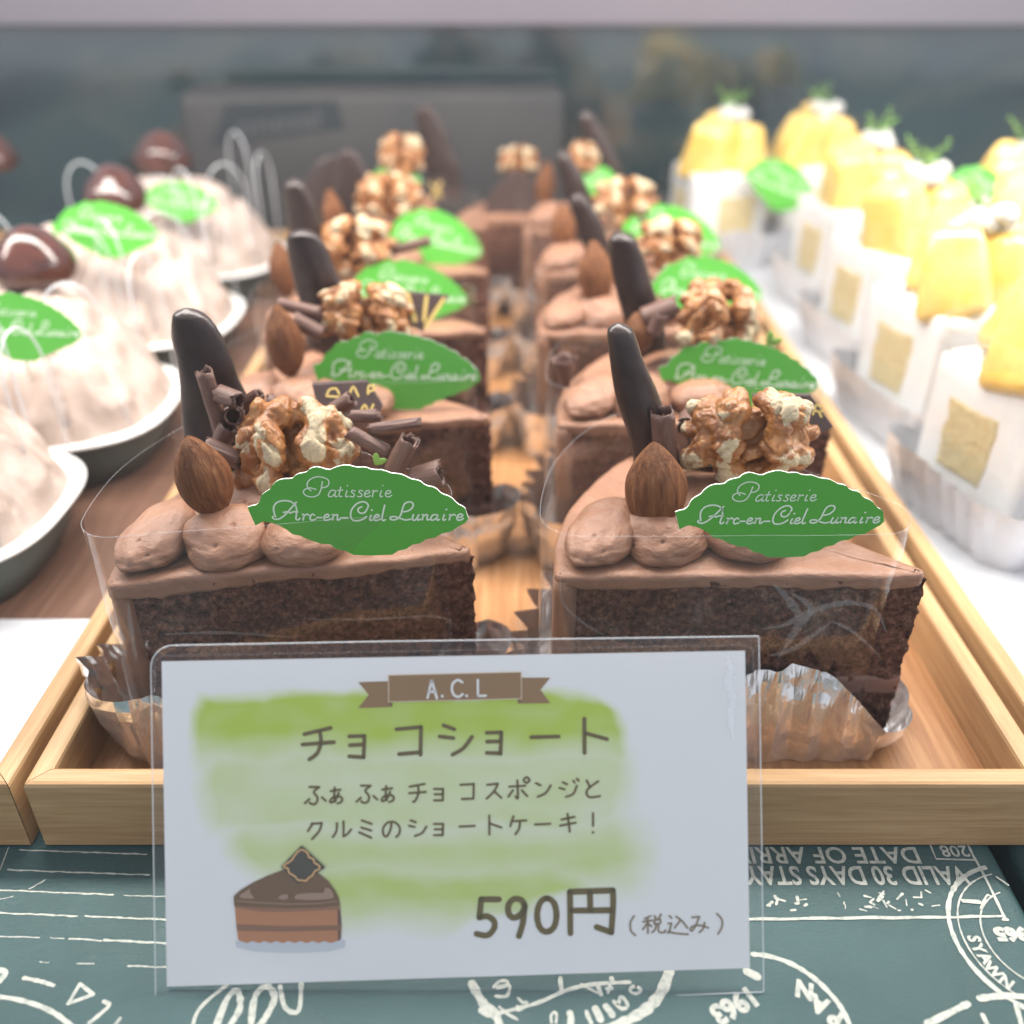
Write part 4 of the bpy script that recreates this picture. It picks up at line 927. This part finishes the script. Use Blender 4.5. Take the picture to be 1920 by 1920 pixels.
for (a, b, wd) in [((38, 1594), (275, 1602), .09), ((15, 1631), (280, 1641), .09), ((-20, 1668), (212, 1678), .09), ((232, 1679), (330, 1682), .05), ((-20, 1711), (144, 1718), .09), ((160, 1718), (340, 1726), .1), ((-20, 1755), (74, 1758), .07), ((95, 1759), (120, 1760), .05), ((130, 1760), (190, 1764), .09), ((195, 1763), (340, 1770), .12), ((75, 1804), (92, 1805), .05), ((145, 1807), (176, 1807), .06), ((240, 1811), (330, 1815), .08), ((-20, 1690), (25, 1681), .05), ((55, 1667), (84, 1651), .08), ((0, 1632), (16, 1590), .06)]:
    n_ = max(4, int((b[0] - a[0]) / 12)); pr([(a[0] + (b[0] - a[0]) * k / n_, a[1] + (b[1] - a[1]) * k / n_ + random.uniform(-.7, .7)) for k in range(n_ + 1)], wd, .35, 2)
CUR[0] = 'arc_stamp'
pr([(-30, 1868), (20, 1872), (70, 1885), (110, 1905), (150, 1940)], .22); pr([(45, 1834), (75, 1840), (100, 1848)], .2)
pr([(150, 1845), (128, 1882)], .17); pr([(150, 1845), (175, 1865)], .17); pr([(128, 1882), (175, 1865)], .17)
pr([(168, 1918), (190, 1900), (205, 1885), (195, 1878)], .2); pr([(210, 1930), (225, 1910)], .16); pr([(-20, 1820), (10, 1822), (0, 1840)], .3)
CUR[0] = 'script_stamp'
pr([(358, 1960), (365, 1910), (385, 1880), (425, 1848)], .2); pr([(400, 1940), (425, 1875), (445, 1858), (450, 1890), (430, 1925)], .3); pr([(470, 1930), (478, 1870), (500, 1850), (515, 1870), (500, 1905), (485, 1925)], .3); pr([(525, 1850), (535, 1890), (560, 1895), (565, 1840)], .22)
CUR[0] = 'round_stamp'
pr([(885, 1845), (905, 1880), (930, 1905), (940, 1940)], .42); pr([(935, 1850), (955, 1848), (950, 1868), (930, 1868)], .16); pr([(1050, 1838), (1052, 1850)], .2)
pr([(915, 1905), (955, 1895), (1010, 1880), (1060, 1858), (1110, 1846), (1180, 1842)], .2); pr([(1255, 1822), (1240, 1860), (1215, 1890), (1180, 1912), (1140, 1932)], .5); pr([(1090, 1846), (1120, 1862)], .14); pr([(1145, 1842), (1140, 1862)], .14)
for st, w_ in [([(440, 250), (482, 292)], 5), ([(482, 292), (518, 285), (505, 325), (460, 355), (422, 352), (430, 322)], 5), ([(740, 470), (735, 410), (765, 375), (785, 400), (780, 470)], 5), ([(905, 385), (915, 430), (910, 480)], 13), ([(1055, 372), (1070, 420), (1095, 470)], 8), ([(1135, 345), (1160, 395), (1180, 440)], 14), ([(1230, 325), (1262, 365), (1285, 400)], 13),
               ([(1300, 280), (1370, 345), (1425, 315), (1370, 235), (1340, 300)], 7), ([(1500, 140), (1545, 175), (1500, 210), (1450, 190), (1460, 150), (1500, 140)], 6), ([(1280, 70), (1290, 110)], 9), ([(1160, 150), (1185, 215)], 8), ([(1240, 165), (1280, 160)], 8), ([(820, 70), (830, 180)], 8), ([(220, 150), (270, 100), (340, 95), (330, 140), (250, 160)], 6), ([(270, 330), (340, 390), (430, 440)], 5), ([(110, 360), (160, 390)], 13)]:
    prs(crop(st, (880, 1820), 4.8), w_)
CUR[0] = 'curved_stamp'
prtext('1963', 1378, 1887, .40, 207, .03, 92); pr([(1412, 1790), (1440, 1793), (1480, 1806), (1520, 1830), (1555, 1862), (1580, 1895), (1600, 1940)], .26)
prtext('N', 1508, 1858, .36, 160, .03); prtext('A', 1536, 1886, .36, 150, .03); prtext('P', 1566, 1911, .36, 142, .03); pr([(1400, 1822), (1420, 1832)], .4)
CUR[0] = 'visa_stamp_lettering'
prtext('DATE OF ARRIVAL', 1522, 1605, .46, 180, .010, 404); prtext('VALID 30 DAYS STAY', 1606, 1643, .50, 180, .014, 418)
prtext('208', 1790, 1597, .32, 180, .006, 52); prs([(1744, 1585), (1755, 1611), (1824, 1613)], 4, .2, 1); prs([(1813, 1581), (1824, 1604), (1837, 1627), (1860, 1672), (1884, 1723)], 5, .25, 3)
for k in range(34):
    x_ = 1405 + random.random() * 360; y_ = 1690 + random.uniform(-14, 14); n_ = 2
    pr([(x_ + random.uniform(-9, 9), y_ + random.uniform(-8, 8)) for _ in range(n_)], random.uniform(.06, .16), .4, 3)
pr([(1402 + k * 30, 1724 - k * .3 + random.uniform(-1, 1)) for k in range(17)], .16, .3, 2); prs([(1880, 1725), (1889, 1725)], 5)
CUR[0] = 'double_ring_stamp'
def circ3(a, b, c):
    ax, ay, bx_, by, cx, cy_ = a.x, a.y, b.x, b.y, c.x, c.y; d = 2 * (ax * (by - cy_) + bx_ * (cy_ - ay) + cx * (ay - by))
    ux = ((ax * ax + ay * ay) * (by - cy_) + (bx_ * bx_ + by * by) * (cy_ - ay) + (cx * cx + cy_ * cy_) * (ay - by)) / d
    uy = ((ax * ax + ay * ay) * (cx - bx_) + (bx_ * bx_ + by * by) * (ax - cx) + (cx * cx + cy_ * cy_) * (bx_ - ax)) / d
    return Vector((ux, uy, 0))
pA, pB_, pC = at_z(1778, 1698), at_z(1849, 1627), at_z(1884, 1868); ce = circ3(pA, pB_, pC); r0 = (pA - ce).length; rin = (at_z(1838, 1730) - ce).length
for rr, wd in ((r0, .10), (r0 - .19, .035), (rin, .035)):
    v, f = ribbon([(ce.x + cos(k * 2 * pi / 120) * rr, ce.y + sin(k * 2 * pi / 120) * rr) for k in range(121)], wd, .3, False)
    keep = [q for q in f if all(v[i][0] < 10.9 for i in q)]; z = pl_(); pb().add([(q[0], q[1], z) for q in v], keep)
for ch, px, py in (('S', 1827, 1761), ('Y', 1835, 1779), ('A', 1848, 1797), ('W', 1862, 1819), ('N', 1887, 1842)):
    q_ = at_z(px, py); a = math.degrees(math.atan2(q_.y - ce.y, q_.x - ce.x)); prtext(ch, px, py, .26, a + 90, .015)
prtext('965', 1896, 1753, .30, 180, .03, 64); prs([(1837, 1873), (1880, 1868), (1925, 1870)], 13); prs([(1738, 1921), (1780, 1900), (1814, 1883)], 13); prs([(1905, 1885), (1915, 1925)], 9); prs([(1842, 1904), (1852, 1925)], 9); prs([(1868, 1645), (1890, 1660)], 4); prs([(1806, 1690), (1835, 1692)], 9, .5); prs([(1838, 1704), (1850, 1680), (1858, 1682)], 4, .4)
for nm_, m_ in PB.items(): put(nm_, m_.mesh(nm_, MT['ink'], smooth=False), RIS)
mb = MB()
for k in range(3):
    v, f = text2d('EBY'[k], .9, .05); mb.add([(12.35 + .4 * (k % 2) - q[0], 14.2 - k * 1.0 - q[1], .006) for q in v], f)
pr2 = ribbon([(12.2, 14.6), (12.3, 12), (12.4, 10)], .16, .3); mb.add([(q[0] + .9, q[1], .0065) for q in pr2[0]], pr2[1])
put('printed_lettering', mb.mesh('printed_lettering', MT['ink'], smooth=False), RIS2)

# ------------------------------------------------------------------ chestnut cream cakes on the left
def sup(a, b, n_, k, m=96):
    t = 2 * pi * k / m; c_, s_ = cos(t), sin(t); return Vector((abs(c_) ** (2 / n_) * a * (1 if c_ > 0 else -1), abs(s_) ** (2 / n_) * b * (1 if s_ > 0 else -1)))
def mont_meshes():
    m = 96; A, B, n_ = 6.3, 4.3, 3.0
    prof = [(.80, 0), (.86, .05), (.93, 1.0), (.985, 1.98)]
    rings = [[(*(sup(A, B, n_, k) * s_), z) for k in range(m)] for s_, z in prof]; v, f = loft(rings, True, True, False); cup = mesh('cup', v, f, MT['cup'])
    rings = [[(*(sup(A, B, n_, k) * s_), z) for k in range(m)] for s_, z in [(.985, 1.98), (1.03, 2.02), (1.035, 2.10), (1.0, 2.12), (.9, 2.06)]]; v, f = loft(rings); rim_ = mesh('rim', v, f, MT['cup_rim'])
    rnd = random.Random(6); m = 220; ros = [Vector((A * .86 * cos(2 * pi * k / 11), B * .84 * sin(2 * pi * k / 11))) for k in range(11)] + [Vector((A * .48 * cos(2 * pi * k / 6 + .4), B * .46 * sin(2 * pi * k / 6 + .4))) for k in range(6)] + [Vector((0, 0))]
    rings = []; NR = 84
    for j in range(NR):
        t = j / (NR - 1); s_ = .97 * (1 - t) ** .58 if t < 1 else 0; z0 = 2.05 + 4.3 * (1 - (1 - t) ** 1.6); r = []
        for k in range(m):
            a = 2 * pi * k / m; p = sup(A, B, 2.6, k, m) * max(.001, s_)
            d = sorted(((p - c_).length, i) for i, c_ in enumerate(ros))[:2]; c_ = ros[d[0][1]]; q = p - c_; an = math.atan2(q.y, q.x)
            edge = min(1, (d[1][0] - d[0][0]) / .9)
            bump = .50 * (edge ** .5 - .6) + .17 * sin(5.2 * d[0][0] - an + d[0][1]) * min(1, d[0][0] * 2)
            bump *= min(1, (1 - t) * 8) * min(1, t * 9)
            nr_ = Vector((p.x / A, p.y / B)) * .6
            r.append((p.x + nr_.x * bump, p.y + nr_.y * bump, z0 + bump * .75 + .06 * nz(p.x, p.y, z0, 1.2, 4)))
        rings.append(r)
    v, f = loft(rings, True, False, True); cr = mesh('cream_mound', v, f, MT['pink_cream'])
    return cup, rim_, cr
CUP, RIM, MOUND = mont_meshes()
v, f = sphere(36, 26); cv = []
for p in v:
    k = 1 + .06 * nz(p.x, p.y, p.z, 1.5, 2); x, y, z = p.x * 1.55 * k, p.y * 1.4 * k, p.z * 1.25 * k
    if p.z > .6: z += (p.z - .6) ** 1.5 * 1.1
    if p.z < -.3: z = -.3 * 1.25 + (z + .375) * .4
    cv.append((x, y, z))
CHEST = mesh('glazed_chestnut', cv, f, MT['chestnut'])
def hoops(x, y, seed, label):
    rnd = random.Random(seed); mbh = MB()
    for (dx, dy, w_, h_, a) in [(4.6, -2.8, 1.0, 5.6, .5), (5.6, 1.4, .9, 5.4, 1.3), (-2.2, -3.9, 1.0, 5.9, .1), (1.6, -3.9, 1.1, 5.2, -.1), (3.8, 3.2, .8, 6.2, -.6)]:
        pts = [(-w_, 0, 0)] + [(-w_ * cos(pi * k / 14), 0, h_ - 1.6 + 1.6 * sin(pi * k / 14)) for k in range(15)] + [(w_, 0, 0)]
        p3 = [Matrix.Rotation(a, 3, 'Z') @ Vector(q) + Vector((dx, dy, 0)) for q in pts]; v, f = tube(p3, .05, 6); mbh.add(v, f)
    return tag(put('plastic_collar', mbh.mesh('plastic_collar', MT['hoop']), None, (x, y, FZ + 2.1)), label, 'plastic collar', 'clear plastic collars round the chestnut cakes')
MONTS = [(-20.6, 25.4, 'front', None, None), (-19.6, 33.4, 'second', (66, 500, 35.2), (30, 610, 240, 29.6)), (-19.6, 43.2, 'third', (218, 372, 45.2), (198, 428, 196, 39.6)), (-19.6, 53.4, 'rearmost', (305, 300, 55.2), (338, 376, 140, 49.6))]
for i, (x, y, wd, ch, lf) in enumerate(MONTS):
    t = thing('chestnut_cake', f'{wd} pale chestnut cream cake in a grey cup on the left tray', 'cake', (x, y, FZ), group='chestnut cream cakes on the left tray')
    put('cup', CUP, t); put('rim', RIM, t); put('cream_mound', MOUND, t)
    hoops(x, y, i, f'clear plastic loops standing round the {wd} chestnut cream cake')
    if ch:
        p = at_y(*ch); tag(put('glazed_chestnut', CHEST, None, p, (0, 0, i), (1.02, 1.02, 1.0)), f'glossy brown chestnut on top of the {wd} chestnut cream cake', 'chestnut', 'glazed chestnuts on the cream cakes')
    if lf: pick(lf[0], lf[1], lf[2], lf[3], f'blurred green leaf pick leaning on the {wd} chestnut cream cake', -.35, .06, 0, True, 1.15)
tag(put('glazed_chestnut', CHEST, None, at_y(-14, 300, 56), (0, 0, 2), (1, 1, 1)), 'chestnut cut off by the left edge of the picture at the back', 'chestnut', 'glazed chestnuts on the cream cakes')

# ------------------------------------------------------------------ white mango slices on the right
def block_o(w_, d_, off, rc=.35, n1=40):
    out = []
    cs = [(-w_ / 2, -d_ / 2, pi, 1.5 * pi), (w_ / 2, -d_ / 2, 1.5 * pi, 2 * pi), (w_ / 2, d_ / 2, 0, .5 * pi), (-w_ / 2, d_ / 2, .5 * pi, pi)]
    cor = []
    for (x, y, a0, a1) in cs:
        c_ = Vector((x + (rc if x < 0 else -rc), y + (rc if y < 0 else -rc))); cor.append([(c_ + Vector((cos(a0 + (a1 - a0) * k / 7), sin(a0 + (a1 - a0) * k / 7))) * (rc + off), Vector((cos(a0 + (a1 - a0) * k / 7), sin(a0 + (a1 - a0) * k / 7))), 1) for k in range(8)])
    for k in range(4):
        out += cor[k]; a, b = cor[k][-1], cor[(k + 1) % 4][0]
        out += [(a[0].lerp(b[0], q / n1), a[1], 0) for q in range(1, n1)]
    return out
BW, BD, BH = 4.7, 5.0, 5.6
def block_mesh():
    rings = []
    for z, off in [(.02, -.05), (.1, 0), (1.2, 0), (2.4, 0), (3.6, 0), (4.8, 0), (5.4, 0), (5.55, -.05), (5.6, -.15), (5.62, -.8), (5.65, -1.6)]:
        rings.append([(p.x + n_.x * (off - 0) + .04 * nz(p.x, p.y, z, .8, 2), p.y + n_.y * off + .04 * nz(p.x, p.y, z, .8, 6), z + .03 * nz(p.x, p.y, z, 1.5)) for p, n_, _ in block_o(BW, BD, 0, .4 if off > -.5 else .4)])
    v, f = loft(rings, True, True, True); return mesh('cream_body', v, f, MT['white_cream'])
def patch_mesh(w_, h_):
    vv, n_ = [], 26
    for j in range(n_ + 1):
        for i in range(n_ + 1):
            x, z = -w_ / 2 + w_ * i / n_, h_ * j / n_; e = min(i, j, n_ - i, n_ - j)
            vv.append((x + .2 * nz(x, 0, z, 1.3), (-.05 if e else .07) + .04 * nz(x, 1, z, 5), z + .2 * nz(x, 2, z, 1.3)))
    return mesh('sponge_square', vv, grid_faces(n_ + 1, n_ + 1, False), MT['yellow_sponge'])
BLK, PAT = block_mesh(), patch_mesh(2.4, 2.5)
def mango_mesh(seed):
    rnd = random.Random(seed); bm = bmesh.new(); bmesh.ops.create_cube(bm, size=2)
    for q in bm.verts:
        top = q.co.z > 0; q.co = Vector((q.co.x * (1.0 if not top else .70) + rnd.uniform(-.14, .14), q.co.y * (1.0 if not top else .66) + rnd.uniform(-.14, .14), q.co.z * 1.12 + rnd.uniform(-.16, .16)))
    bmesh.ops.bevel(bm, geom=bm.edges[:], offset=.36, segments=4, profile=.5, affect='EDGES'); bmesh.ops.subdivide_edges(bm, edges=bm.edges[:], cuts=3, use_grid_fill=True)
    bmesh.ops.triangulate(bm, faces=bm.faces[:])
    v = [q.co + q.co.normalized() * (.10 * nz(*q.co, 1.0, seed) + .03 * nz(q.co.x, q.co.y, q.co.z * .4, 4, seed)) for q in bm.verts]; bm.verts.index_update(); f = [[q.index for q in p.verts] for p in bm.faces]; bm.free()
    return mesh('mango_piece', v, f, MT['mango'])
MAN = [mango_mesh(1), mango_mesh(5), mango_mesh(9)]
def lump(seed):
    mbj = MB(); rnd = random.Random(seed); v, f = sphere(14, 10)
    for _ in range(9):
        c_ = Vector((rnd.uniform(-.9, .9), rnd.uniform(-.6, .6), rnd.uniform(-.1, .5))); r_ = rnd.uniform(.28, .5)
        mbj.add([c_ + q * r_ * (1 + .35 * nz(*q, 1.3, seed + r_)) for q in v], f)
    return mbj.mesh('jelly', MT['jelly'])
JEL = lump(3)
def sprig():
    mbj = MB(); rnd = random.Random(4); v, f = sphere(6, 5)
    for b in range(6):
        a = rnd.uniform(0, 6.3); d = Vector((cos(a) * .8, sin(a) * .6, .9)).normalized(); ln = rnd.uniform(.9, 2.0)
        pt = [d * ln * k / 5 + Vector((0, 0, .25 * sin(k))) * .3 for k in range(6)]; tv, tf = tube(pt, .022, 5); mbj.add(tv, tf)
        for k in range(14):
            c_ = pt[min(5, 1 + k % 5)] + Vector((rnd.uniform(-.16, .16), rnd.uniform(-.16, .16), rnd.uniform(-.06, .1))); m3 = Matrix.Rotation(rnd.uniform(0, 3), 3, 'Z') @ Matrix.Rotation(rnd.uniform(-1, 1), 3, 'Y')
            mbj.add([c_ + m3 @ Vector((q.x * .10, q.y * .035, q.z * .03)) for q in v], f)
    return mbj.mesh('herb_sprig', MT['herb'])
SPR = sprig()
WF = [foil_mesh(9, (2.2, 2.6, 1.9, 2.4, 2.2, 2.5), MT['foil_white'], block_o(BW, BD, .06, .5, 60), .75, (.95, .8, 1.1), .35, crumple=.05)]
WFILM = film_mesh(0, .2, 6.9, seed=5, base=block_o(BW, BD, .28, .6, 20))
WH = [(17.4, 28.2, 16, 'nearest', 'at the right edge'), (17.5, 35.6, 14, 'second', 'behind the nearest one'), (18.1, 43.4, 12, 'third', 'with sponge square'), (18.6, 51.4, 10, 'fourth', 'half hidden behind the third'), (12.9, 60.4, 8, 'small-looking', 'behind the rear right chocolate slice'), (19.0, 62.5, 5, 'farthest', 'by the dark panel'), (25.4, 49.0, 8, 'rear', 'in the outer right row')]
for i, (x, y, a, wd, pl) in enumerate(WH):
    t = thing('mango_cake_slice', f'{wd} white cream slice {pl} with mango on top', 'cake slice', (x, y, FZ), (0, 0, R(a)), 'white mango slices on the right tray')
    put('cream_body', BLK, t); put('sponge_square', PAT, t, (.35, -BD / 2, 1.9)); put('sponge_square', PAT, t, (-BW / 2, .2, 1.9), (0, 0, -pi / 2))
    tag(put('foil_cup', WF[0], None, (x, y, FZ), (0, 0, R(a))), f'crumpled white-silver foil cup under the {wd} white mango slice', 'foil cup', 'foil cups under the white slices')
    fm = tag(put('plastic_film', WFILM[0], None, (x, y, FZ), (0, 0, R(a))), f'clear film round the {wd} white mango slice', 'plastic film', 'clear films round the white slices'); put('film_edge', WFILM[1], fm)
    zt = FZ + BH; rr = Matrix.Rotation(R(a), 3, 'Z')
    for q, (dx, dy, dz, sz, wd2) in enumerate([(-1.1, -.7, 1.25, 1.36, 'left'), (1.2, -.3, 1.15, 1.28, 'right'), (.1, .95, 1.6, 1.42, 'rear')]):
        p = Vector((x, y, zt)) + rr @ Vector((dx, dy, dz)); tag(put('mango_piece', MAN[q], None, p, (.18 * (q - 1), .22 * (1 - q), R(a) + q * 1.3 + i), (sz, sz, sz * 1.08)), f'yellow mango chunk at the {wd2} side of the top of the {wd} white slice', 'mango piece', 'mango pieces on the white slices')
    p = Vector((x, y, zt)) + rr @ Vector((.5, .0, 2.75)); tag(put('jelly_lump', JEL, None, p, (0, 0, i * 1.1), (1, 1, 1)), f'clear sparkling jelly lumps on top of the {wd} white mango slice', 'jelly', 'clear jelly on the white slices')
    tag(put('herb_sprig', SPR, None, p + Vector((-.2, .2, .3)), (0, 0, i * 1.7)), f'thin green herb sprig on the {wd} white mango slice', 'herb', 'herb sprigs on the white slices')
for px, py, w_, yy, wd in [(1465, 346, 150, 57.0, 'the small-looking white slice'), (1842, 360, 150, 47.0, 'the rear white slice in the outer right row')]:
    pick(px, py, w_, yy, f'blurred green leaf pick leaning on {wd}', -.3, .35, 0, True, 1.3)

# ------------------------------------------------------------------ reflection behind the cakes, modelled as a brown box with dark band
bx = thing('box_reflection', 'blurred brown reflection with a dark lettered band, modelled as a box behind the chocolate slices', 'box', (-9, 66, 0), (0, 0, R(4)))
mb = MB(); mb.box(-12.6, 0, 0, 12.6, 5, 9.9, .5); put('reflected_body', mb.mesh('reflected_body', MT['kraft_reflection']), bx)
fr0 = [(-11.0, 6.7), (-2.0, 7.7), (-2.4, 9.5), (-9.5, 9.3)]
put('dark_band', mesh('dark_band', [(q[0], -.02, q[1]) for q in fr0] + [(q[0], .05, q[1]) for q in fr0], [[0, 1, 2, 3], [7, 6, 5, 4], [0, 4, 5, 1], [1, 5, 6, 2], [2, 6, 7, 3], [3, 7, 4, 0]], MT['band'], smooth=False), bx)
v, f = text2d('onesal', 2.2, .03); put('band_lettering', mesh('band_lettering', [(q[0] - 6.3, -.035, q[1] * .8 + 7.6 + .1 * q[0]) for q in v], f, MT['band_ink'], smooth=False), bx)

# ------------------------------------------------------------------ added haze volume imitating the veil of glare over the rear
mb = MB(); mb.box(-140, -35, -7.5, 140, 105, 26)
hz = put('haze', mb.mesh('haze', None, smooth=False)); tag(hz, None, None, None, 'stuff')
hm = bpy.data.materials.new('glare_veil'); hm.use_nodes = True; ht = hm.node_tree
ht.nodes.remove(ht.nodes['Principled BSDF']); pv = ht.nodes.new('ShaderNodeVolumePrincipled')
pv.inputs['Color'].default_value = (.93, .95, 1, 1); pv.inputs['Density'].default_value = 0.06
ht.links.new(pv.outputs[0], ht.nodes['Material Output'].inputs['Volume']); hz.data.materials.clear(); hz.data.materials.append(hm)
cy.volume_bounces = 0
